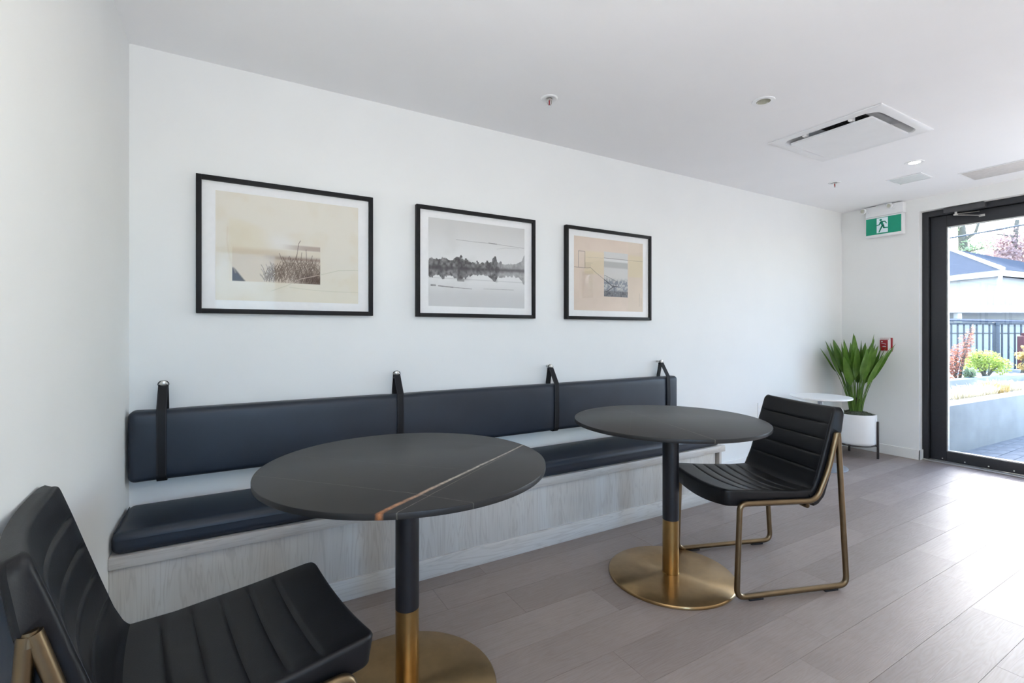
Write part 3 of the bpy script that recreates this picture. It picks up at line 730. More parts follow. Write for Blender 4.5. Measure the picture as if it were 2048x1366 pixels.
def art_stairs():
    n = fbm(U.shape, (4, 5)); n2 = fbm(U.shape, (40, 50))
    img = np.ones((NZP, NXP, 3)) * s2l((214, 196, 180)); img = over(img, 0.5 * sst(0.4, 0.7, n), (206, 188, 172))
    img = over(img, 0.5 * sst(0.49, 0.5, U), (206, 192, 172)); img = over(img, 0.45 * sst(0.245, 0.26, V) * sst(0.42, 0.40, V) * (sst(0.08, 0.1, U) * sst(0.27, 0.26, U) + sst(0.49, 0.50, U)), (212, 198, 152))
    ph = sst(0.2630, 0.2645, U) * sst(0.4895, 0.488, U) * sst(0.1005, 0.103, V) * sst(0.42, 0.415, V)
    img = over(img, ph * 0.95, (200, 200, 198)); img = over(img, ph * sst(0.30, 0.315, V) * sst(0.355, 0.345, V), (172, 172, 170)); img = over(img, ph * sst(0.38, 0.36, V) * sst(0.345, 0.36, V) * 0.6, (222, 222, 222))
    img = over(img, ph * sst(0.245, 0.20, V) * (0.35 + 0.8 * sst(0.42, 0.62, n2)), (118, 124, 134)); img = over(img, ph * sst(0.16, 0.13, V) * sst(0.55, 0.4, n2), (58, 64, 78))
    l = np.zeros_like(U)
    for i in range(26):
        x = 0.265 + 0.222 * i / 25; stroke(l, [(x, 0.102), (x + 0.006, 0.115 + 0.014 * rng.random()), (x - 0.004, 0.14)], 0.0026, 0.8)
    stroke(l, [(0.265, 0.222), (0.30, 0.200), (0.34, 0.178), (0.395, 0.175)], 0.0032, 1); stroke(l, [(0.36, 0.176), (0.285, 0.135)], 0.003, 1); stroke(l, [(0.36, 0.178), (0.362, 0.135)], 0.002, 1)
    for i in range(9): x = 0.27 + 0.014 * i; stroke(l, [(x, 0.218 - 0.005 * i), (x + 0.002, 0.250 - 0.0045 * i)], 0.0011, 0.8)
    stroke(l, [(0.268, 0.252), (0.395, 0.208), (0.395, 0.176)], 0.0014, 0.9)
    img = over(img, l * ph, (40, 44, 56))
    l = np.zeros_like(U)
    stroke(l, [(0.038, 0.292), (0.038, 0.404), (0.094, 0.404), (0.094, 0.292)], 0.0016, 0.9); stroke(l, [(0.002, 0.292), (0.11, 0.292), (0.142, 0.297), (0.19, 0.265), (0.264, 0.222)], 0.0014, 0.9)
    for i in range(6): x = 0.098 + 0.009 * i; stroke(l, [(x, 0.293), (x, 0.325)], 0.0008, 0.5)
    stroke(l, [(0.264, 0.373), (0.49, 0.372)], 0.0014, 0.9); stroke(l, [(0.49, 0.372), (0.636, 0.373)], 0.001, 0.6); stroke(l, [(0.10, 0.365), (0.26, 0.370)], 0.001, 0.35); stroke(l, [(0.10, 0.33), (0.16, 0.328)], 0.001, 0.35)
    for i in range(16): y_ = 0.04 + 0.006 * i; stroke(l, [(0.605, y_), (0.605, y_ + 0.003)], 0.0016, 0.5)
    for i in range(11): y_ = 0.04 + 0.006 * i; stroke(l, [(0.622, y_), (0.622, y_ + 0.003)], 0.0016, 0.5)
    return over(img, l, (70, 62, 60))
def picture(x0, art, label, glass='picture_glass'):
    w, h, fb, dp = 0.790, 0.630, 0.0215, 0.030
    r_ = thing('framed_print', (x0 + w / 2, YB, 1.590), 0, label, 'picture', 'framed prints above the bench')
    f = MB(); a, b = w / 2, h / 2
    for (p, q) in ((-a, -a + fb), (a - fb, a)): f.bbox(p, q, -dp, 0, -b, b, 0.0015)
    f.bbox(-a + fb, a - fb, -dp, 0, b - fb, b, 0.0015).bbox(-a + fb, a - fb, -dp, 0, -b, -b + fb, 0.0015)
    obj('frame', f, 'black_frame', r_, 30)
    obj('mat_board', MB().box(-a + fb - 0.002, a - fb + 0.002, -0.014, -0.010, -b + fb - 0.002, b - fb + 0.002), 'mat_board', r_)
    p = bpy.data.objects.new('print_sheet', print_mesh(art(), PWD, PHT)); COL.objects.link(p); p.parent = r_; p.location = (0, -0.0150, 0)
    obj('picture_glass', MB().box(-a + fb - 0.002, a - fb + 0.002, -0.025, -0.0225, -b + fb - 0.002, b - fb + 0.002), glass, r_)
    return r_
picture(-0.145, art_grasses, 'black framed cream print with dark grasses, largest and nearest the left wall')
picture(0.885, art_lake, 'black framed grey print of a treeline mirrored in a lake')
picture(1.918, art_stairs, 'black framed beige print with a staircase drawing', 'plain_glass')

# ------------------------------------------------------------------ round tables
def cafe_table(x, y, top_mat, label, rz=0.0, tdx=0.0, tdy=0.0):
    r_ = thing('round_table', (x, y, 0), 0, label, 'table', 'round stone cafe tables')
    R, zt = 0.457, 0.760
    t = MB().lathe([(0, zt - 0.018), (R - 0.004, zt - 0.018), (R - 0.001, zt - 0.017), (R, zt - 0.014), (R, zt - 0.003), (R - 0.0008, zt - 0.001), (R - 0.003, zt), (0, zt)], 128)
    o = obj('table_top', t, top_mat, r_, 35); o.location = (tdx, tdy, 0)
    mp = MB().lathe([(0, zt - 0.026), (0.12, zt - 0.026), (0.12, zt - 0.018), (0, zt - 0.018)], 32)
    obj('mounting_plate', mp, 'black_metal', r_, 40)
    obj('column', MB().lathe([(0, 0.277), (0.0385, 0.277), (0.0385, zt - 0.026), (0, zt - 0.026)], 40), 'black_metal', r_, 40)['label'] = 'matt black upper column'
    sl_ = MB().lathe([(0, 0.016), (0.0400, 0.016), (0.0400, 0.0195), (0.0385, 0.0205), (0.0385, 0.2765), (0, 0.2765)], 40)
    obj('sleeve', sl_, 'brass', r_, 40)['label'] = 'satin brass lower column sleeve'
    B = 0.297
    b = MB().lathe([(0, 0), (B - 0.002, 0), (B, 0.002), (B, 0.009), (B - 0.0015, 0.0125), (B - 0.005, 0.0145), (B * 0.6, 0.0165), (0.042, 0.018), (0, 0.018)], 128)
    obj('base', b, 'brass_base', r_, 50)['label'] = 'round brushed brass floor plate'
    return r_
cafe_table(0.500, 1.553, 'marble_a', 'round dark stone table with a thick orange vein, nearest the camera', tdx=-0.0, tdy=-0.003)
cafe_table(1.848, 1.638, 'marble_b', 'round dark stone table with thin pale veins, beside the far chair', tdx=0.007, tdy=0.024)

# ------------------------------------------------------------------ chairs
def make_chair(loc, heading, label):
    """local: x to the right, y forward, z up"""
    r_ = thing('side_chair', loc, heading - PI / 2, label, 'chair', 'black leather chairs on bronze sled frames')
    W = 0.230
    def dish(s): return 1 - s * s                       # 0 at the sides, 1 in the middle
    def panel(t_top, t_bot, width, seams, r=0.013, ns=22, ends=(True, True), rc=0.028, W0c=0.234):
        """upholstered slab between two profile curves; t runs along the profile"""
        NS = [-1 + 2 * i / ns for i in range(ns + 1)]
        eps = [0.0, 0.06, 0.16, 0.32, 0.55, 0.80, 1.0]
        ev = [r * e for e in eps]
        lat = sorted({round(v, 6) for v in [-1 + e / W for e in ev] + [1 - e / W for e in ev] + [x * (1 - r / W) for x in NS]})
        Ltot = t_top['len']
        ts = [e / Ltot for e in ev] + [r / Ltot + (1 - 2 * r / Ltot) * i / 90 for i in range(91)] + [1 - e / Ltot for e in ev]
        ts = sorted({round(v, 6) for v in ts})
        top, bot = [], []
        for t in ts:
            P, N = t_top['at'](t); Q, _ = t_bot(t)
            rt, rb = [], []
            dend = (1 - t) * Ltot
            cut = 0 if dend >= rc else rc - math.sqrt(max(0, rc * rc - (rc - dend) ** 2))
            for s in lat:
                w = W0c - cut; w2 = width(P.z) - cut
                de = (1 - abs(s)) * W; dt = t * Ltot if ends[0] else 9; d2 = (1 - t) * Ltot if ends[1] else 9
                def drop(d): return 0 if d >= r else r - math.sqrt(max(0, r * r - (r - d) ** 2))
                dr = min(r, drop(de) + drop(min(dt, d2)))
                h = -dr
                pos = t * Ltot; g = 0.0
                for sm in seams: g = max(g, math.exp(-((pos - sm) / 0.0042) ** 2))
                cell = 0.0
                ss = [0.0] + list(seams) + [Ltot]
                for a, b in zip(ss, ss[1:]):
                    if a <= pos <= b: cell = max(0.0, math.sin(PI * (pos - a) / (b - a))) ** 0.7
                inner = smoothstep(0.018, 0.034, de)
                h += (0.0028 * cell - 0.0050 * g) * inner
                ge = math.exp(-((de - 0.0225) / 0.0035) ** 2); h -= 0.0030 * ge
                h -= t_top['dish'] * dish(s) 
                p = P + N * h; rt.append(Vector((s * w, p.y, p.z)))
                q = Q.copy(); qd = drop(de) * 0.8
                q = q + N * qd - N * (t_top['dish'] * t_top.get('bd', 0.9) * dish(s)); rb.append(Vector((s * w2, q.y, q.z)))
            top.append(rt); bot.append(rb)
        m = MB(); m.grid(top); n1 = len(m.v); m.grid([list(reversed(b)) for b in bot])
        a, b = len(ts), len(lat)
        T = lambda i, j: i * b + j
        B_ = lambda i, j: n1 + i * b + (b - 1 - j)
        for i in range(a - 1):
            m.f.append((T(i, 0), B_(i, 0), B_(i + 1, 0), T(i + 1, 0))); m.f.append((T(i, b - 1), T(i + 1, b - 1), B_(i + 1, b - 1), B_(i, b - 1)))
        for j in range(b - 1):
            m.f.append((T(0, j), T(0, j + 1), B_(0, j + 1), B_(0, j))); m.f.append((T(a - 1, j), B_(a - 1, j), B_(a - 1, j + 1), T(a - 1, j + 1)))
        return m
    def curve(pts):
        P = [Vector((0, *p)) for p in fillet([(0, *p) for p in pts], 0.05, 6) and [(q.y, q.z) for q in fillet([(0, *p) for p in pts], 0.05, 6)]]
        d = [0.0]
        for a, b in zip(P, P[1:]): d.append(d[-1] + (b - a).length)
        Lt = d[-1]
        def at(t):
            x = t * Lt
            for i in range(len(P) - 1):
                if x <= d[i + 1] + 1e-9: break
            q = (x - d[i]) / max(1e-9, d[i + 1] - d[i]); p = P[i].lerp(P[i + 1], q); tg = (P[i + 1] - P[i]).normalized()
            return p, Vector((0, -tg.z, tg.y))
        return at, Lt
    # seat: from the back junction forward to the front edge
    at, Lt = curve([(-0.150, 0.468), (-0.02, 0.466), (0.16, 0.478), (0.330, 0.494)]); at2, _ = curve([(-0.155, 0.398), (-0.02, 0.398), (0.16, 0.404), (0.326, 0.418)])
    seatm = panel(dict(at=at, len=Lt, dish=0.020, bd=1.15), at2, lambda z: 0.228, [0.10 + 0.066 * i for i in range(5)][:5], ends=(False, True))
    seat = obj('seat', seatm, 'leather_black', r_, 50)
    # back: from the seat up to the top edge
    at, Lb = curve([(-0.090, 0.452), (-0.119, 0.475), (-0.139, 0.520), (-0.163, 0.595), (-0.189, 0.680), (-0.213, 0.760), (-0.240, 0.843)]); at3, _ = curve([(-0.128, 0.388), (-0.150, 0.394), (-0.184, 0.430), (-0.222, 0.540), (-0.246, 0.660), (-0.274, 0.836)])
    def nrm(atf):
        def g(t):
            p, n = atf(t); return p, Vector((0, abs(n.y), -n.z if n.y < 0 else n.z))
        return g
    at_n = nrm(at)
    wid = lambda z: 0.234 + 0.022 * smoothstep(0.690, 0.760, z)
    backm = panel(dict(at=at_n, len=Lb, dish=0.026, bd=0.8), at3, wid, [0.115, 0.190, 0.265, 0.340], ends=(False, True))
    back = obj('backrest', backm, 'leather_black', r_, 50)
    # top-stitched piping along the edges
    def edge_line(atf, Lx, t0, t1, sgn, wf, inset, off):
        pts = []
        for i in range(28):
            t = t0 + (t1 - t0) * i / 27; p, n = atf(t); s = 1 - inset / W
            pts.append(Vector((sgn * s * 0.234, p.y, p.z)) + n * (off) - Vector((0, n.y, n.z)) * 0.026 * (1 - s * s))
        return pts
    pb = MB()
    for sg in (-1, 1): pb.tube(edge_line(at_n, Lb, 0.12, 0.93, sg, wid, 0.0125, -0.0008), 0.0014, 6)
    p1 = edge_line(at_n, Lb, 0.12, 0.965, -1, wid, 0.0125, -0.0008)[-1]; pts = []
    for i in range(25):
        s = -0.90 + 1.80 * i / 24; p, n = at_n(0.972); pts.append(Vector((s * 0.234, p.y, p.z)) - n * (0.0005 + 0.026 * (1 - s * s)))
    pb.tube(pts, 0.0014, 6); obj('back_piping', pb, 'thread', back, 60)
    ps = MB()
    pts = []
    for i in range(25):
        s = -0.91 + 1.82 * i / 24; p, n = curve([(-0.150, 0.468), (-0.02, 0.466), (0.16, 0.478), (0.330, 0.494)])[0](0.974); pts.append(Vector((s * 0.228, p.y, p.z)) + n * (-0.0008 - 0.020 * (1 - s * s)))
    ps.tube(pts, 0.0013, 6)
    obj('seat_piping', ps, 'thread', seat, 60)
    # bronze sled frame, one bent tube each side
    R = 0.0125
    for sg in (-1, 1):
        X = sg * 0.2455; zb = R + 0.006
        loop = fillet([(X, 0.0, zb), (X, 0.284, zb), (X, 0.268, 0.430), (X, -0.124, 0.419), (X, -0.190, 0.560), (X, -0.234, 0.722)], [0.040, 0.032, 0.07, 0.3], 7)
        rear = fillet([(X, -0.241, 0.722), (X, -0.288, zb), (X, 0.0, zb)], [0.040], 7)
        t_ = MB().tube(loop, R, 14, caps=True).tube(rear, R, 14, caps=True)
        t_.tube([(X, -0.2385, 0.704), (X, -0.2385, 0.727)], [R * 1.05, R * 0.9], 14)
        obj('side_frame', t_, 'bronze', r_, 50)
        for yy in (0.19, -0.20):
            obj('floor_glide', MB().bbox(X - 0.009, X + 0.009, yy - 0.035, yy + 0.035, 0.0, 0.0085, 0.002), 'black_metal', r_, 30)
    cb = MB().tube(fillet([(-0.2425, -0.075, 0.415), (-0.2425, -0.085, 0.392), (0.2425, -0.085, 0.392), (0.2425, -0.075, 0.415)], [0.012, 0.012], 5), 0.0085, 10)
    cb.tube([(-0.236, 0.225, 0.425), (-0.20, 0.225, 0.398), (0.20, 0.225, 0.398), (0.236, 0.225, 0.425)], 0.0075, 10)
    obj('cross_bar', cb, 'bronze', r_, 50)
    return r_
make_chair((2.267, 1.471, 0), math.radians(161.0), 'black leather chair showing its whole bronze sled frame, drawn up to the far table')
make_chair((-0.076, 1.299, 0), math.radians(8.9), 'black leather chair at the lower left, its back against the left wall')

# ------------------------------------------------------------------ white side table and potted plant
r_ = thing('side_table', (4.490, 2.300, 0), 0, 'small white round side table between the far chair and the plant', 'table')
obj('table_top', MB().lathe([(0, 0.603), (0.22, 0.603), (0.2385, 0.609), (0.2385, 0.619), (0.2365, 0.621), (0, 0.621)], 72), 'white_lacquer', r_, 40)
obj('stem', MB().lathe([(0, 0.012), (0.02, 0.012), (0.02, 0.58), (0.06, 0.603), (0, 0.603)], 24), 'brown_base', r_, 40)
obj('base', MB().lathe([(0, 0), (0.203, 0), (0.205, 0.003), (0.204, 0.008), (0.19, 0.012), (0, 0.014)], 72), 'brown_base', r_, 40)['label'] = 'flat grey metal disc base'

PX, PY = 5.190, 2.340
r_ = thing('potted_plant', (PX, PY, 0), 0, 'broad-leaved green plant in a white pot on dark legs by the corner', 'plant')
pot = MB().lathe([(0, 0.125), (0.155, 0.125), (0.163, 0.132), (0.168, 0.15), (0.168, 0.405), (0.163, 0.408), (0.158, 0.404), (0.157, 0.37), (0, 0.37)], 72)
obj('pot', pot, 'white_lacquer', r_, 40)['label'] = 'white cylinder pot'
st = MB()
obj('stand_ring', MB().tube([(0.158 * math.cos(a), 0.158 * math.sin(a), 0.117) for a in [2 * PI * i / 40 for i in range(40)]], 0.006, 8, closed=True)
    .tube([(0, 0, 0.117), (0.17 * math.cos(-1.43), 0.17 * math.sin(-1.43), 0.117)], 0.006, 8).tube([(0, 0, 0.117), (0.17 * math.cos(2.72), 0.17 * math.sin(2.72), 0.117)], 0.006, 8).tube([(0, 0, 0.117), (0.17 * math.cos(0.70), 0.17 * math.sin(0.70), 0.117)], 0.006, 8),
    'dark_bronze', r_, 60)
for a in (-1.43, 2.72, 0.70):
    obj('leg', MB().bbox(0.179 * math.cos(a) - 0.0085, 0.179 * math.cos(a) + 0.0085, 0.179 * math.sin(a) - 0.0085, 0.179 * math.sin(a) + 0.0085, 0.0, 0.350, 0.003), 'dark_bronze', r_, 30)
ms = MB(); rows = []
rm = random.Random(11)
for i in range(9):
    rr = 0.157 * i / 8; rows.append([(rr * math.cos(2 * PI * k / 40), rr * math.sin(2 * PI * k / 40), 0.432 - 0.045 * (i / 8) ** 2 + (rm.uniform(-0.006, 0.006) if i < 8 else -0.01)) for k in range(41)])
ms.grid(rows)
for k in range(900):
    a = rm.uniform(0, 2 * PI); q = 0.155 * math.sqrt(rm.random()); z = 0.434 - 0.045 * (q / 0.157) ** 2; d = Vector((rm.uniform(-1, 1), rm.uniform(-1, 1), rm.uniform(-0.2, 0.8))).normalized() * 0.014
    c = Vector((q * math.cos(a), q * math.sin(a), z)); w = d.cross(Vector((0, 0, 1))).normalized() * 0.0022
    ms.add([c - w, c + w, c + d], [(0, 1, 2)])
o = obj('moss', ms, 'moss', r_, fix=False); o['label'] = 'grey-green moss topping'; o['kind'] = 'stuff'
def leaf_blade(base, az, lean, plen, blen, bw, twist, droop):
    """stalk and blade of one leaf, as one mesh"""
    m = MB(); d0 = Vector((math.cos(az), math.sin(az), 0)); side = Vector((-math.sin(az), math.cos(az), 0))
    N = 22; pts = []; total = plen + blen
    ang = lean * 0.35; p = Vector(base)
    for i in range(N + 1):
        pts.append(p.copy()); s = i / N; ang = lean * (0.35 + 0.75 * s) + droop * s * s
        p = p + (d0 * math.sin(ang) + Vector((0, 0, 1)) * math.cos(ang)) * total / N
    k0 = int(round(N * plen / total))
    m.tube(pts[:k0 + 2], [0.0042 - 0.002 * i / (k0 + 1) for i in range(k0 + 2)], 6)
    G = []
    for i in range(k0, N + 1):
        s = (i - k0) / (N - k0); w = bw * (math.sin(PI * s ** 0.80) ** 0.85) * (1 - 0.25 * s) if 0 < s < 1 else 0.0006
        tg = (pts[min(i + 1, N)] - pts[max(i - 1, 0)]).normalized(); sd_ = (side * math.cos(twist) + tg.cross(side) * math.sin(twist)).normalized(); nn = sd_.cross(tg)
        rip = 0.05 * w * math.sin(9 * s)
        G.append([pts[i] + sd_ * (u * w) + nn * (abs(u) * w * 0.32 + rip * u) for u in (-1, -0.5, 0, 0.5, 1)])
    m.grid(G); return m
rl = random.Random(21)
leaves = []
specs = []
for i in range(56):
    ring = i / 55.0; az = i * 2.39996 + rl.uniform(-0.2, 0.2); lean = 0.06 + 0.56 * ring ** 0.8 + rl.uniform(-0.04, 0.04)
    specs.append((az, lean, rl.uniform(0.26, 0.38) + 0.03 * (1 - ring), rl.uniform(0.29, 0.38), rl.uniform(0.030, 0.042)))
for az, lean, pl_, bl_, bw_ in specs:
    dx, dy = math.cos(az), math.sin(az)
    reach = (pl_ + bl_) * math.sin(lean * 0.85)
    lim = 9
    if dx > 0: lim = min(lim, (XR - 0.05 - PX) / max(dx, 1e-3))
    if dy > 0: lim = min(lim, (YB - 0.05 - PY) / max(dy, 1e-3))
    if reach > lim: lean *= lim / reach
    b0 = (dx * rl.uniform(0.01, 0.055), dy * rl.uniform(0.01, 0.055), 0.415)
    lo = obj('leaf', leaf_blade(b0, az, lean, pl_, bl_, bw_, rl.uniform(-0.7, 0.7), rl.uniform(-0.05, 0.16)), 'leaf', r_, 60, fix=False)
stub = MB()
for i in range(22):
    a = rl.uniform(0, 2 * PI); q = 0.05 * math.sqrt(rl.random()); stub.tube([(q * math.cos(a), q * math.sin(a), 0.41), (q * 1.15 * math.cos(a), q * 1.15 * math.sin(a), rl.uniform(0.48, 0.56))], [0.006, 0.003], 5)
obj('stalk_bases', stub, 'pot_stem', r_, 60)['label'] = 'dark bundled stalk bases'

# ------------------------------------------------------------------ wall fittings
r_ = thing('power_outlet', (4.093, YB, 0.490), 0, 'white wall outlet plate low on the wall behind the far chair', 'outlet')
obj('cover_plate', MB().bbox(-0.036, 0.036, -0.006, 0, -0.0625, 0.0625, 0.002), 'white_plastic', r_, 30)
for dz in (-0.02, 0.02):
    obj('socket', MB().bbox(-0.017, 0.017, -0.0075, -0.0055, dz - 0.014, dz + 0.014, 0.001), 'trim', r_, 30)

r_ = thing('exit_sign', (XR, 2.2115, 2.118), 0, 'green running-man exit sign with two white emergency lamps under the ceiling', 'sign')
XF = -0.070
b = MB().bbox(XF, -0.012, -0.157, 0.152, 0.0, 0.197, 0.004)
sb = obj('sign_box', b, 'white_plastic', r_, 30)
obj('battery_housing', MB().bbox(XF + 0.003, 0, -0.157, 0.152, 0.199, 0.300, 0.004), 'white_plastic', r_, 30)
obj('ceiling_bracket', MB().bbox(-0.05, -0.01, -0.06, 0.07, 0.300, 0.3118, 0.002), 'white_plastic', r_, 30)
fS = lambda u, v, w: (XF - 0.0004 - w, u, v)        # u = y, v = z
gp = obj('green_panel', MB().prism([(-0.1445, 0.022), (0.1455, 0.022), (0.1455, 0.183), (-0.1445, 0.183)], fS, 0.0012), 'sign_green', sb)
gx = lambda u: u                                      # y runs to the left in view
wp = MB().prism([(-0.0385, 0.034), (0.0545, 0.034), (0.0545, 0.178), (-0.0385, 0.178)], lambda u, v, w: (XF - 0.0016 - w, u, v), 0.0006)
obj('doorway_pictogram', wp, 'sign_white', sb)
fig = MB(); fF = lambda u, v, w: (XF - 0.0022 - w, u, v)
def cap(a, b, ra, rb, n=8):
    d = math.atan2(b[1] - a[1], b[0] - a[0]); poly = []
    for i in range(n + 1): t = d + PI / 2 + PI * i / n; poly.append((a[0] + ra * math.cos(t), a[1] + ra * math.sin(t)))
    for i in range(n + 1): t = d - PI / 2 + PI * i / n; poly.append((b[0] + rb * math.cos(t), b[1] + rb * math.sin(t)))
    return poly
fig.prism([(0.0205 + 0.0105 * math.cos(t), 0.158 + 0.0105 * math.sin(t)) for t in [2 * PI * i / 16 for i in range(16)]], fF, 0.0008)
for a, b_, ra, rb in (((0.015, 0.134), (0.003, 0.104), 0.011, 0.0095),          # torso
                     ((0.022, 0.136), (0.032, 0.114), 0.006, 0.005), ((0.032, 0.114), (0.052, 0.109), 0.005, 0.004),     # leading arm
                     ((0.010, 0.140), (-0.014, 0.139), 0.006, 0.005), ((-0.014, 0.139), (-0.027, 0.120), 0.005, 0.004),   # trailing arm
                     ((0.008, 0.100), (0.020, 0.075), 0.0075, 0.006), ((0.020, 0.075), (0.034, 0.044), 0.006, 0.005),     # leading leg
                     ((0.000, 0.102), (-0.006, 0.079), 0.0075, 0.0065), ((-0.006, 0.079), (-0.044, 0.076), 0.006, 0.005)):  # trailing leg
    fig.prism(cap(a, b_, ra, rb), fF, 0.0008)
obj('running_figure', fig, 'sign_green', sb)
for yy, zz in ((0.160, 0.268), (-0.062, 0.276)):
    hd = MB().lathe([(0, -0.012), (0.018, -0.012), (0.026, -0.004), (0.0275, 0.012), (0.0255, 0.018), (0.022, 0.016), (0, 0.014)], 28)
    Rm = Matrix.Rotation(math.radians(-100), 3, 'Y') @ Matrix.Rotation(math.radians(-12), 3, 'X')
    hd.v = [tuple(Rm @ Vector(p) + Vector((XF - 0.022, yy, zz))) for p in hd.v]
    h_ = obj('lamp_head', hd, 'white_plastic', r_, 40)
    le = MB().lathe([(0, 0.0150), (0.012, 0.0150), (0.018, 0.0165), (0.012, 0.019), (0, 0.020)], 20)
    le.v = [tuple(Rm @ Vector(p) + Vector((XF - 0.022, yy, zz))) for p in le.v]
    obj('lamp_lens', le, 'lens', h_, 40)
    arm = MB().tube([(XF + 0.006, yy - 0.030, zz - 0.022), (XF - 0.012, yy - 0.030, zz - 0.022), (XF - 0.018, yy - 0.012, zz - 0.006)], 0.0065, 8)
    obj('lamp_arm', arm, 'white_plastic', h_, 40)

r_ = thing('fire_alarm_pull', (XR, 2.208, 1.065), 0, 'red fire alarm pull station on the end wall behind the plant leaves', 'alarm')
obj('back_plate', MB().bbox(-0.008, 0, -0.047, 0.058, -0.066, 0.066, 0.003), 'red', r_, 30)
obj('white_face', MB().bbox(-0.030, -0.008, -0.034, 0.056, -0.064, 0.064, 0.004), 'white_plastic', r_, 30)
obj('red_panel', MB().bbox(-0.036, -0.030, -0.018, 0.047, -0.058, 0.046, 0.002), 'red', r_, 30)
mk = MB()
for k in range(9): mk.box(-0.0308, -0.0300, 0.046 - k * 0.0085 - 0.0055, 0.046 - k * 0.0085, 0.0505, 0.0575)
obj('top_lettering', mk, 'red', r_)
mk = MB().lathe([(0, 0), (0.006, 0), (0.006, 0.0008), (0, 0.0008)], 14); mk.v = [(-0.036 - z, 0.028 + y, 0.030 + x) for x, y, z in mk.v]
for k in range(6): mk.box(-0.0368, -0.036, 0.032 - k * 0.0065 - 0.0045, 0.032 - k * 0.0065, 0.012 - k * 0.0018, 0.017 - k * 0.0018)
for k in range(4): mk.box(-0.0368, -0.036, 0.022 - k * 0.007 - 0.004, 0.022 - k * 0.007, -0.022, -0.013)
obj('white_lettering', mk, 'sign_white', r_)

# ------------------------------------------------------------------ ceiling fittings
def sprinkler(x, y, label):
    r_ = thing('sprinkler', (x, y, H), 0, label, 'sprinkler', 'ceiling sprinklers'); r_.scale = (1.25, 1.25, 1.25)
    obj('escutcheon', MB().lathe([(0.016, -0.001), (0.020, -0.004), (0.032, -0.005), (0.036, -0.002), (0.036, 0.0)], 32), 'white_plastic', r_, 40)
    obj('frame_arms', MB().tube([(0.010, 0, -0.002), (0.011, 0, -0.02), (0.003, 0, -0.034)], 0.002, 6).tube([(-0.010, 0, -0.002), (-0.011, 0, -0.02), (-0.003, 0, -0.034)], 0.002, 6)
        .lathe([(0, -0.002), (0.013, -0.002), (0.013, -0.007), (0, -0.007)], 16), 'steel', r_, 40)
    obj('glass_bulb', MB().lathe([(0, -0.007), (0.0028, -0.009), (0.0028, -0.028), (0, -0.031)], 10), 'red', r_, 40)['label'] = 'red liquid bulb'
    obj('deflector', MB().lathe([(0, -0.034), (0.012, -0.036), (0.012, -0.0375), (0, -0.0365)], 20), 'white_plastic', r_, 40)
sprinkler(1.452, 2.105, 'white ceiling sprinkler with red bulb, above the middle print')
sprinkler(4.320, 2.102, 'small white ceiling sprinkler close to the far corner, near the exit sign')
def downlight(x, y, on, label):
    r_ = thing('downlight', (x, y, H), 0, label, 'light', 'recessed ceiling downlights')
    obj('trim_ring', MB().lathe([(0.036, 0.0), (0.0345, -0.003), (0.040, -0.005), (0.055, -0.004), (0.057, 0.0)], 48), 'white_plastic', r_, 40)
    if on:
        obj('diffuser', MB().lathe([(0, -0.001), (0.034, -0.001), (0.035, 0.0), (0, 0.001)], 40), 'lamp_on', r_, 40)['label'] = 'lit white diffuser'
    else:
        obj('baffle', MB().lathe([(0.0345, -0.003), (0.033, 0.02), (0.030, 0.07)], 40), 'lens', r_, 60, fix=False)
        ey = MB().lathe([(0, 0.045), (0.020, 0.045), (0.029, 0.03), (0.030, 0.07), (0, 0.07)], 32)
        obj('lamp', ey, 'cavity', r_, 40)
downlight(*DL[0], False, 'unlit recessed round downlight nearer the camera, left of the air cassette')
downlight(*DL[1], True, 'lit recessed round downlight beyond the air cassette')

r_ = thing('air_cassette', ((AC[0] + AC[1]) / 2, (AC[2] + AC[3]) / 2, H), 0, 'square white ceiling air cassette with a dark gap round its panel', 'air conditioner')
hx, hy = (AC[1] - AC[0]) / 2, (AC[3] - AC[2]) / 2
def rrect(a, b, r, n=6):
    out = []
    for cx, cy, a0 in ((a - r, b - r, 0), (-a + r, b - r, PI / 2), (-a + r, -b + r, PI), (a - r, -b + r, 1.5 * PI)):
        for i in range(n + 1): t = a0 + PI / 2 * i / n; out.append((cx + r * math.cos(t), cy + r * math.sin(t)))
    return out
ix, iy = hx - 0.062, hy - 0.055
m = MB(); loops = [(hx, hy, 0.004, -0.0005), (hx, hy, 0.004, -0.007), (hx - 0.004, hy - 0.004, 0.004, -0.009), (ix + 0.006, iy + 0.006, 0.075, -0.008), (ix, iy, 0.07, -0.002), (ix - 0.006, iy - 0.006, 0.065, 0.03), (ix - 0.016, iy - 0.016, 0.06, 0.075)]
for a, b, c, z in loops: m.v += [(x, y, z) for x, y in rrect(a, b, c)]
n = 28
for i in range(len(loops) - 1):
    for k in range(n): m.f.append((i * n + k, i * n + (k + 1) % n, (i + 1) * n + (k + 1) % n, (i + 1) * n + k))
obj('bezel', m, 'white_plastic', r_, 35)
M['housing'] = simple('pale_grey_housing', (0.62, 0.63, 0.65), 0.7, nscale=9, namt=0.03)
obj('housing', MB().box(-ix - 0.004, ix + 0.004, -iy - 0.004, iy + 0.004, 0.074, 0.080), 'housing', r_)
gr = MB()
for i in range(22):
    x = -0.22 + 0.44 * i / 21; gr.box(x - 0.006, x + 0.006, -0.13, 0.10, 0.060, 0.073)
for i in range(16):
    y = -0.13 + 0.23 * i / 15; gr.box(-0.225, 0.225, y - 0.004, y + 0.004, 0.057, 0.060)
obj('intake_grille', gr, 'black_mesh', r_)['label'] = 'black intake grille inside the gap'
pnl = MB().prism(rrect(hx - 0.098, hy - 0.088, 0.012), lambda u, v, w: (u, v, -0.026 + w), 0.011)
obj('centre_panel', pnl, 'white_plastic', r_, 30)
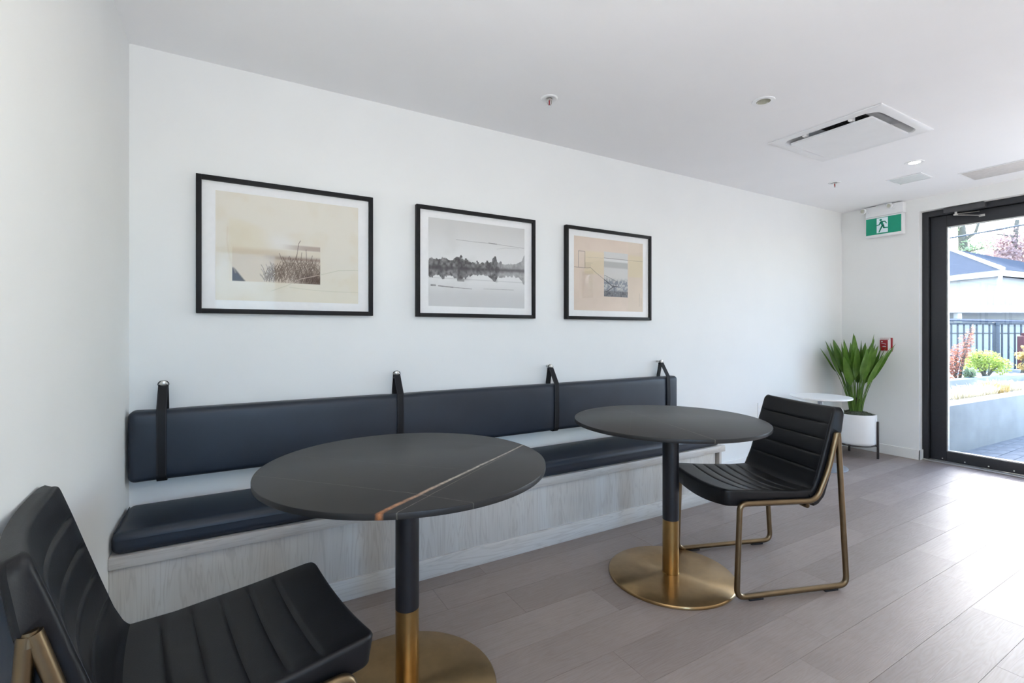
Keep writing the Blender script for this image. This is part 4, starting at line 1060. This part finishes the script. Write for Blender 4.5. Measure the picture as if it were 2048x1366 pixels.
for yy in (-0.13, 0.13):
    for xx in (-ix + 0.03, ix - 0.03):
        obj('hanger_clip', MB().bbox(xx - 0.018, xx + 0.018, yy - 0.012, yy + 0.012, -0.010, 0.0738, 0.002), 'white_plastic', r_, 30)
r_ = thing('ceiling_diffuser', (4.735, 1.745, H), 0, 'small square pale grey ceiling diffuser near the exit sign', 'vent')
obj('frame', MB().bbox(-0.117, 0.117, -0.117, -0.104, -0.006, 0, 0.001).bbox(-0.117, 0.117, 0.104, 0.117, -0.006, 0, 0.001).bbox(-0.117, -0.104, -0.104, 0.104, -0.006, 0, 0.001).bbox(0.104, 0.117, -0.104, 0.104, -0.006, 0, 0.001), 'white_plastic', r_, 30)
M['panel_grey'] = simple('grey_diffuser_face', (0.66, 0.70, 0.70), 0.7, nscale=30, namt=0.03)
M['panel_beige'] = simple('beige_panel_face', (0.60, 0.575, 0.55), 0.7, nscale=30, namt=0.03)
obj('face_panel', MB().bbox(-0.103, 0.103, -0.103, 0.103, -0.004, -0.0005, 0.001), 'panel_grey', r_, 30)
r_ = thing('ceiling_panel', (5.075, 1.110, H), 0, 'long beige flush ceiling access panel above the glass door', 'panel')
obj('frame', MB().bbox(-0.165, 0.165, -0.40, -0.388, -0.005, 0, 0.001).bbox(-0.165, 0.165, 0.378, 0.390, -0.005, 0, 0.001).bbox(-0.165, -0.153, -0.388, 0.378, -0.005, 0, 0.001).bbox(0.153, 0.165, -0.388, 0.378, -0.005, 0, 0.001), 'white_plastic', r_, 30)
obj('face_panel', MB().bbox(-0.152, 0.152, -0.387, 0.377, -0.0035, -0.0005, 0.001), 'panel_beige', r_, 30)

# ------------------------------------------------------------------ unseen fill lights behind the camera, added to brighten the ceiling and walls
def fill_light(x, y, label, watts):
    r_ = thing('added_fill_light', (x, y, 0), 0, label, 'lamp', 'added fill lights behind the camera')
    obj('base', MB().lathe([(0, 0), (0.15, 0), (0.15, 0.012), (0.03, 0.022), (0, 0.022)], 40), 'black_metal', r_, 40)
    obj('pole', MB().tube([(0, 0, 0.02), (0, 0, 0.82)], 0.012, 12), 'black_metal', r_, 40)
    obj('shade', MB().lathe([(0, 0.81), (0.05, 0.815), (0.15, 0.86), (0.20, 0.92), (0.197, 0.92), (0.147, 0.867), (0.05, 0.825), (0, 0.822)], 40), 'white_lacquer', r_, 40)
    ld = bpy.data.lights.new('bulb', 'AREA'); ld.shape = 'DISK'; ld.size = 0.30; ld.energy = watts; ld.color = (1.0, 0.98, 0.945)  # added fill source aimed at the ceiling, standing in for bounced flash
    lo = bpy.data.objects.new('bulb', ld); COL.objects.link(lo); lo.parent = r_; lo.location = (0, 0, 0.915); lo.rotation_euler = (PI, 0, 0)
fill_light(0.15, -0.55, 'unseen fill light added behind the camera on a black stand, nearer the left wall', 16.5)
fill_light(4.95, -0.45, 'unseen fill light added behind the camera on a black stand, nearer the door wall', 8.5)

# ------------------------------------------------------------------ outdoors
GZ = -0.02
struct(obj('ground', MB().box(XO - 0.03, 60, -30, 45, -0.3, GZ - 0.045), 'asphalt'), 'pale ground outside')
struct(obj('ground_front', MB().box(-30, XO - 0.03, -40, YF - 0.16, -0.3, GZ - 0.045), 'asphalt'), 'pale ground outside behind the camera')
pv = struct(obj('paving', MB().box(XO - 0.02, 12.0, -1.5, 1.95, GZ - 0.05, GZ - 0.012), 'joint'), 'grey block paving outside the door')
pmsh = None; rp2 = random.Random(5); cnt = 0
for i in range(15):
    for j in range(19):
        x = 5.82 + 0.242 * i + (0.121 if j % 2 else 0); y = 1.845 - 0.122 * j
        if y < -0.4: continue
        if pmsh is None:
            q = obj('paver', MB().bbox(-0.1185, 0.1185, -0.0585, 0.0585, -0.0118, 0.0, 0.003, 1), 'paver', pv); pmsh = q.data
        else:
            q = bpy.data.objects.new('paver', pmsh); COL.objects.link(q); q.parent = pv
        q.location = (x, y, GZ + rp2.uniform(-0.0002, 0.0015))

rz = math.radians(-2.3)
pl = thing('concrete_planter', (5.76, 1.925, GZ), rz, 'long low pale concrete planter beside the patio path', 'planter')
mb = MB().bbox(0, 6.2, 0, 0.17, -0.03, 0.482, 0.006).bbox(0, 6.2, 0.50, 0.60, -0.03, 0.482, 0.006).bbox(-0.001, 0.14, 0.165, 0.505, -0.03, 0.4815, 0.006).bbox(6.06, 6.2, 0.165, 0.505, -0.03, 0.4815, 0.006)
obj('planter_wall', mb, 'concrete', pl, 30)
obj('soil', MB().box(0.13, 6.07, 0.16, 0.51, 0.1, 0.445), 'soil', pl)['kind'] = 'stuff'
def tuft(name, loc, n, hgt, spread, mat, label, group=None, seed=0):
    g = random.Random(seed); m = MB()
    for i in range(n):
        a = g.uniform(0, 2 * PI); q = 0.13 * math.sqrt(g.random()); b = Vector((q * math.cos(a), q * math.sin(a), 0)); a2 = a + g.uniform(-0.6, 0.6); h_ = hgt * g.uniform(0.55, 1); s_ = spread * g.uniform(0.2, 1)
        d = Vector((math.cos(a2), math.sin(a2), 0)); w = Vector((-d.y, d.x, 0)) * 0.0022
        p1 = b + d * s_ * 0.4 + Vector((0, 0, h_ * 0.7)); p2 = b + d * s_ + Vector((0, 0, h_ * (1 - 0.4 * s_ / spread)))
        m.add([b - w, b + w, p1 + w, p1 - w, p2], [(0, 1, 2, 3), (3, 2, 4)])
    o = obj(name, m, mat, None, fix=False); o.location = loc; return tag(o, label, 'grass', group)
gl_ = [(7.15, 2.20, 'fol_straw', 'pale straw grass tuft in the planter, nearest the door'), (7.47, 2.19, 'fol_straw', 'pale straw grass tuft in the planter, second from the door'), (7.85, 2.176, 'fol_straw', 'pale straw grass tuft in the planter, just before the golden one'),
       (8.22, 2.16, 'fol_gold', 'golden grass tuft in the concrete planter'), (8.75, 2.14, 'fol_straw', 'pale straw grass tuft in the planter, beyond the golden one')]
for i, (x, y, m_, lb) in enumerate(gl_):
    tuft('grass_tuft', (x, y, GZ + 0.444), 300, 0.17 if m_ == 'fol_straw' else 0.22, 0.13, m_, lb, 'grass tufts in the planter', i)
bed = thing('raised_bed', (6.3, 2.83, GZ), math.radians(-5.3), 'raised shrub bed behind the concrete planter', 'planter')
obj('bed_wall', MB().bbox(0, 5.6, 0, 0.14, -0.03, 0.55, 0.006).bbox(0, 5.6, 0.76, 0.90, -0.03, 0.55, 0.006).bbox(0, 0.14, 0.14, 0.76, -0.03, 0.55, 0.006).bbox(5.46, 5.6, 0.14, 0.76, -0.03, 0.55, 0.006), 'concrete', bed, 30)
obj('soil', MB().box(0.13, 5.47, 0.13, 0.77, 0.1, 0.50), 'soil', bed)['kind'] = 'stuff'

def foliage(blobs, n, size, seed, flat=0.5):
    g = random.Random(seed); m = MB(); tot = sum(b[3] * b[4] * b[5] for b in blobs)
    for (x, y, z, a, b, c) in blobs:
        for i in range(int(n * a * b * c / tot) + 1):
            while True:
                d = Vector((g.uniform(-1, 1), g.uniform(-1, 1), g.uniform(-1, 1)))
                if d.length < 1: break
            d = d * (0.5 + 0.5 * d.length)
            p = Vector((x + d.x * a, y + d.y * b, z + d.z * c)); u = Vector((g.uniform(-1, 1), g.uniform(-1, 1), g.uniform(-flat, flat))).normalized()
            v = u.cross(Vector((g.uniform(-1, 1), g.uniform(-1, 1), g.uniform(-1, 1)))).normalized(); s = size * g.uniform(0.6, 1.3)
            m.add([p - u * s, p + v * s * 0.45, p + u * s, p - v * s * 0.45], [(0, 1, 2, 3)])
    return m
def shrub(loc, blobs, n, size, mat, stems, label, seed):
    r_ = thing('shrub', loc, 0, label, 'shrub')
    obj('foliage', foliage(blobs, n, size, seed), mat, r_, fix=False)
    m = MB(); g = random.Random(seed + 100)
    for i in range(stems):
        b = blobs[i % len(blobs)]; t = Vector((b[0] + g.uniform(-.4, .4) * b[3], b[1] + g.uniform(-.4, .4) * b[4], b[2] + 0.5 * b[5])); s = Vector((g.uniform(-.04, .04), g.uniform(-.04, .04), 0))
        m.tube([s, s.lerp(t, 0.5) + Vector((g.uniform(-.03, .03), g.uniform(-.03, .03), 0.03)), t], [0.008, 0.006, 0.003], 5)
    obj('stems', m, 'bark', r_, 60); return r_
BZ = GZ + 0.50
shrub((9.25, 2.82, BZ), [(-0.10, 0.08, 0.16, 0.15, 0.15, 0.2), (0.02, 0.02, 0.34, 0.14, 0.14, 0.2), (0.12, -0.06, 0.52, 0.10, 0.10, 0.2), (0.18, -0.10, 0.70, 0.05, 0.05, 0.16), (-0.25, 0.2, 0.28, 0.14, 0.14, 0.2)], 1500, 0.020, 'fol_red', 14, 'rusty red upright shrub in the raised bed', 1)
shrub((10.0, 2.72, BZ), [(-0.2, 0.08, 0.24, 0.22, 0.16, 0.16), (0.10, 0, 0.26, 0.24, 0.16, 0.17), (0.26, -0.10, 0.18, 0.18, 0.14, 0.14), (-0.1, 0.08, 0.36, 0.15, 0.12, 0.08)], 2200, 0.020, 'fol_lime', 16, 'lime green bushy shrub in the raised bed', 2)
shrub((9.20, 2.69, BZ), [(0.05, 0, 0.10, 0.14, 0.06, 0.10)], 500, 0.020, 'fol_green', 8, 'small green shrub at the foot of the red one', 3)
shrub((10.95, 2.535, BZ), [(0, 0, 0.32, 0.10, 0.10, 0.08), (0.08, -0.03, 0.46, 0.08, 0.08, 0.05), (-0.05, 0, 0.16, 0.09, 0.09, 0.06)], 420, 0.024, 'fol_gold', 6, 'yellow leaved small shrub at the right of the lime one', 4)

# fence: top rail, bottom rail, posts, pickets
fd = Vector((0.865, -0.502, 0)); f0 = Vector((11.439, 3.628, GZ)) - fd * 1.9
fn = thing('picket_fence', f0, math.atan2(fd.y, fd.x), 'dark metal picket fence beyond the raised bed', 'fence')
FT = 1.364 - GZ; FL = 5.2
obj('rail', MB().bbox(0, FL, -0.02, 0.02, FT - 0.04, FT, 0.003), 'fence', fn, 30)
obj('rail', MB().bbox(0, FL, -0.014, 0.014, 0.12, 0.155, 0.003), 'fence', fn, 30)
pms = None
xs = []; x = 0.08
while x < FL: xs.append(x); x += 0.1176
posts = (0.05, 2.79, 5.15)
for x in posts: obj('post', MB().bbox(x - 0.036, x + 0.036, -0.036, 0.036, -0.02, FT + 0.005, 0.003), 'fence', fn, 30)
for x in xs:
    if min(abs(x - p) for p in posts) < 0.06: continue
    if pms is None: q = obj('picket', MB().bbox(-0.011, 0.011, -0.011, 0.011, 0.156, FT - 0.041, 0.002, 1), 'fence', fn); pms = q.data
    else: q = bpy.data.objects.new('picket', pms); COL.objects.link(q); q.parent = fn
    q.location = (x, 0, 0)
r_ = tag(obj('painted_post', MB().bbox(-0.16, 0.16, -0.06, 0.06, 0, 1.18, 0.01).bbox(-0.10, 0.16, -0.05, 0.05, 1.18, 1.235, 0.01), 'rust', None, 30), 'red-brown painted upright box behind the fence', 'post')
r_.location = (12.62, 2.85, GZ - 0.045); r_.rotation_euler = (0, 0, math.atan2(fd.y, fd.x))

# low shed and flat-roofed carport between the fence and the house
def along(dist, u):   # a point at depth zc on the bearing of image column u, used once for layout of the far yard
    a = (u - 1024) / 960.1; yw = math.radians(30.157)
    return Vector((dist * (math.sin(yw) + a * math.cos(yw)), dist * (math.cos(yw) - a * math.sin(yw)), 0))
G2 = GZ - 0.045
c0 = along(10.2, 1780); c1 = along(10.2, 2200)
wl_ = (c1 - c0).length
sh = thing('shed', (c0.x, c0.y, G2), math.atan2((c1 - c0).y, (c1 - c0).x), 'low white shed with a shallow grey roof behind the fence', 'shed')
obj('wall', MB().box(0, wl_, 0, 1.6, 0, 1.46), 'siding', sh)
mb = MB().box(-0.02, wl_ + 0.02, -0.016, 0.001, 1.215, 1.235)
obj('batten', mb, 'bark', sh)
rf = MB(); xr_ = 1.35
rf.add([(-0.1, -0.12, 1.50), (wl_ + 0.1, -0.12, 1.40), (wl_ + 0.1, 1.75, 1.52), (-0.1, 1.75, 1.62), (-0.1, -0.12, 1.53), (wl_ + 0.1, -0.12, 1.43), (wl_ + 0.1, 1.75, 1.55), (-0.1, 1.75, 1.65)],
       [(3, 2, 1, 0), (4, 5, 6, 7), (0, 1, 5, 4), (1, 2, 6, 5), (2, 3, 7, 6), (3, 0, 4, 7)])
obj('roof', rf, 'roof', sh)
c0 = along(12.6, 1770); c1 = along(12.6, 2230); wl_ = (c1 - c0).length
cp = thing('carport', (c0.x, c0.y, G2), math.atan2((c1 - c0).y, (c1 - c0).x), 'long flat-roofed carport with a deep white fascia in front of the house', 'carport')
obj('fascia', MB().bbox(0, wl_, -0.06, 0.02, 1.755, 1.945, 0.008), 'house_trim', cp, 30)
obj('roof_deck', MB().box(0, wl_, 0.02, 1.2, 1.86, 1.935), 'house_trim', cp)
obj('back_wall', MB().box(0, wl_, 1.1, 1.2, 0, 1.86), 'siding', cp)
for x in (0.4, wl_ * 0.33, wl_ * 0.66, wl_ - 0.4): obj('post', MB().bbox(x - 0.06, x + 0.06, 0.03, 0.15, 0, 1.86, 0.006), 'house_trim', cp, 30)

# the tree that the high window looks out on
# the house
def az_dir(th): a = math.radians(59.843 - th); return Vector((math.cos(a), math.sin(a), 0))
hc = along(14.0, 1992); d1 = az_dir(-8); d2 = az_dir(66)
hs = thing('house', (hc.x, hc.y, G2), 0, 'pale single-storey house with a grey hipped roof beyond the fence', 'house')
hz = 2.80 - G2; A = Vector((0, 0, 0)); B_ = d1 * 9; D_ = d2 * 9; C_ = d1 * 9 + d2 * 9
m = MB(); fp = [A, D_, C_, B_]
m.prism([(p.x, p.y) for p in fp], lambda u, v, w: (u, v, w), hz); obj('wall', m, 'siding', hs)
ov = 0.45; cen = (A + C_) / 2
def out(p, k): return p + (p - cen).normalized() * k
ev = [out(p, ov) for p in fp]
m = MB(); n = 4; z0, z1 = hz - 0.02, hz + 0.16
ei = [out(p, ov - 0.06) for p in fp]
for z in (z0, z1): pass
m.v = [(p.x, p.y, z0) for p in ev] + [(p.x, p.y, z1) for p in ev] + [(p.x, p.y, z0) for p in ei] + [(p.x, p.y, z1) for p in ei]
for i in range(4):
    j = (i + 1) % 4; m.f += [(i, j, 4 + j, 4 + i), (8 + i, 12 + i, 12 + j, 8 + j), (i, 8 + i, 8 + j, j), (4 + i, 4 + j, 12 + j, 12 + i)]
obj('fascia', m, 'house_trim', hs)
m = MB(); apex1 = cen - d1 * 0.6; apex2 = cen + d1 * 0.6; zr = z1 + 1.7
er = [out(p, ov + 0.04) for p in fp]
m.v = [(p.x, p.y, z1 - 0.01) for p in er] + [(apex1.x, apex1.y, zr), (apex2.x, apex2.y, zr)]
m.f = [(0, 1, 4), (1, 2, 5, 4), (2, 3, 5), (3, 0, 4, 5), (3, 2, 1, 0)]
obj('roof', m, 'roof', hs)
m = MB()
m.tube([Vector((er[0].x, er[0].y, z1 + 0.02)), Vector((apex1.x, apex1.y, zr + 0.03))], 0.06, 6).tube([Vector((er[3].x, er[3].y, z1 + 0.02)), Vector((apex2.x, apex2.y, zr + 0.03))], 0.07, 6)
obj('hip_cap', m, 'house_trim', hs)['label'] = 'pale hip ridge cap'
nrm1 = -d2; q = A + d2 * 0.0
dp = MB().tube(fillet([Vector((ev[0].x, ev[0].y, z0 + 0.05)) + (cen - A).normalized() * 0.1, Vector((A.x, A.y, hz - 0.55)) - (cen - A).normalized() * 0.06, Vector((A.x, A.y, 0.05)) - (cen - A).normalized() * 0.06], [0.1], 5), 0.05, 8)
obj('downspout', dp, 'house_trim', hs, 60)
nm = Vector((d1.y, -d1.x, 0)); nm = nm if nm.dot(A - cen) > 0 else -nm
wlm = MB(); p = A + d1 * 3.1 + nm * 0.08 + Vector((0, 0, 2.43)); wlm.lathe([(0, -0.11), (0.07, -0.09), (0.085, 0), (0.05, 0.09), (0, 0.11)], 12, c=p)
obj('wall_lamp', wlm, 'fence', hs, 40)
wfr = MB(); p0 = A + d1 * 6.9 + nm * 0.02
def wall_box(m, s0, s1, za, zb, t0, t1):
    P = [A + d1 * s + nm * t for s in (s0, s1) for t in (t0, t1)]
    m.add([(*P[i].xy, z) for z in (za, zb) for i in (0, 1, 3, 2)], [(3, 2, 1, 0), (4, 5, 6, 7), (0, 1, 5, 4), (1, 2, 6, 5), (2, 3, 7, 6), (3, 0, 4, 7)])
m = MB(); wall_box(m, 5.6, 6.6, 0.9, 2.3, -0.01, 0.05); wf = obj('window', m, 'house_trim', hs)
m = MB(); wall_box(m, 5.7, 6.5, 1.0, 2.2, 0.05, 0.06); obj('pane', m, simple('dark_pane', (0.25, 0.3, 0.35), 0.1, nscale=2, namt=0.02), wf)

# overhead cable
p0 = along(9.0, 1600); p1 = along(9.0, 2420)
z_ = lambda v: 1.19 + (663.6 - v) / 960.1 * 9.0
pts = []
for i in range(25):
    t = i / 24; q = p0.lerp(p1, t); u_ = 1600 + 820 * t
    pts.append((q.x, q.y, z_(477 - (u_ - 1896) * 0.178 - 0.00008 * (u_ - 1970) ** 2)))
tag(obj('overhead_cable', MB().tube(pts, 0.016, 6), 'cable', None, 60), 'thick dark overhead cable crossing the sky in the door glass', 'cable')

# trees beyond the house
def tree(base, trunk, branches, blobs, n, size, mat, label, seed, rad=0.2):
    r_ = thing('tree', (base.x, base.y, G2), 0, label, 'tree')
    t = MB().tube(trunk, [rad * (1 - 0.55 * i / (len(trunk) - 1)) for i in range(len(trunk))], 9); obj('trunk', t, 'bark', r_, 60)
    b = MB()
    for pth, r0 in branches: b.tube(pth, [r0 * (1 - 0.7 * i / (len(pth) - 1)) for i in range(len(pth))], 6)
    obj('branches', b, 'bark', r_, 60)
    obj('foliage', foliage(blobs, n, size, seed, 0.8), mat, r_, fix=False)
    return r_
zc = 26.0; k_ = zc / 960.1
rt_ = Vector((math.cos(math.radians(30.157)), -math.sin(math.radians(30.157)), 0)); dpv = Vector((rt_.y * -1, rt_.x, 0))
def px(u, v, u0, dz=0): return rt_ * ((u - u0) * k_) + dpv * dz + Vector((0, 0, 1.19 - G2 + (663.6 - v) * k_))
b0 = along(zc, 1920)
tree(b0, [Vector((0, 0, 0)), px(1920, 560, 1920), px(1926, 510, 1920), px(1929, 485, 1920, .1), px(1930, 455, 1920, .2), px(1926, 400, 1920, .3)],
     [([px(1929, 480, 1920), px(1940, 468, 1920, -.3), px(1946, 440, 1920, -.4), px(1952, 400, 1920)], 0.10), ([px(1940, 468, 1920, -.3), px(1955, 446, 1920), px(1962, 420, 1920)], 0.06), ([px(1924, 520, 1920), px(1905, 490, 1920, .5), px(1890, 470, 1920)], 0.08), ([px(1926, 505, 1920), px(1945, 500, 1920, -.5), px(1960, 485, 1920)], 0.07)],
     [(*(px(1905, 500, 1920, 1)), 0.9, 0.9, 0.7), (*(px(1935, 498, 1920, -.5)), 0.9, 0.8, 0.55), (*(px(1958, 448, 1920, -.2)), 0.32, 0.3, 0.28), (*(px(1890, 520, 1920, 1)), 0.8, 0.8, 0.6), (*(px(1955, 515, 1920, 1)), 0.7, 0.8, 0.6), (*(px(1915, 380, 1920)), 2.0, 1.6, 0.9), (*(px(1860, 440, 1920)), 1.5, 1.4, 1.2)],
     5200, 0.10, 'fol_green', 'green tree with a forked grey trunk behind the house roof', 31, 0.30)
b0 = along(zc + 2, 2030); zc2 = zc + 2; k_ = zc2 / 960.1
tree(b0, [Vector((0, 0, 0)), px(2030, 560, 2030), px(2028, 500, 2030), px(2034, 440, 2030)],
     [([px(2029, 530, 2030), px(2000, 505, 2030), px(1980, 490, 2030)], 0.12), ([px(2029, 520, 2030), px(2060, 490, 2030, .5), px(2080, 470, 2030)], 0.12), ([px(2028, 500, 2030), px(2010, 475, 2030, -.4), px(1990, 468, 2030)], 0.08)],
     [(*(px(1995, 500, 2030)), 1.1, 1.1, 0.9), (*(px(1975, 485, 2030, .4)), 0.55, 0.6, 0.45), (*(px(2030, 480, 2030, .5)), 1.2, 1.2, 1.0), (*(px(2038, 520, 2030)), 1.3, 1.2, 0.8), (*(px(2080, 500, 2030)), 1.4, 1.3, 1.6), (*(px(1985, 520, 2030, -.5)), 0.9, 0.9, 0.55), (*(px(2110, 440, 2030)), 1.3, 1.3, 1.3)],
     6500, 0.10, 'fol_maple', 'reddish leaved maple tree rising at the right behind the house', 32, 0.22)

# a small tree beside the building, seen from the high window
r_ = thing('tree', (10.5, -7.6, G2), 0, 'green garden tree outside the high window, beyond the patio', 'tree')
obj('trunk', MB().tube([(0, 0, 0), (0.05, 0, 1.5), (0, 0.05, 3.2)], [0.12, 0.09, 0.04], 8), 'bark', r_, 60)
obj('foliage', foliage([(0, 0, 2.4, 0.9, 0.9, 0.9), (0.4, 0.3, 3.3, 0.7, 0.7, 0.7), (-0.5, -0.2, 3.2, 0.6, 0.6, 0.6)], 1500, 0.10, 77, 0.8), 'fol_green', r_, fix=False)
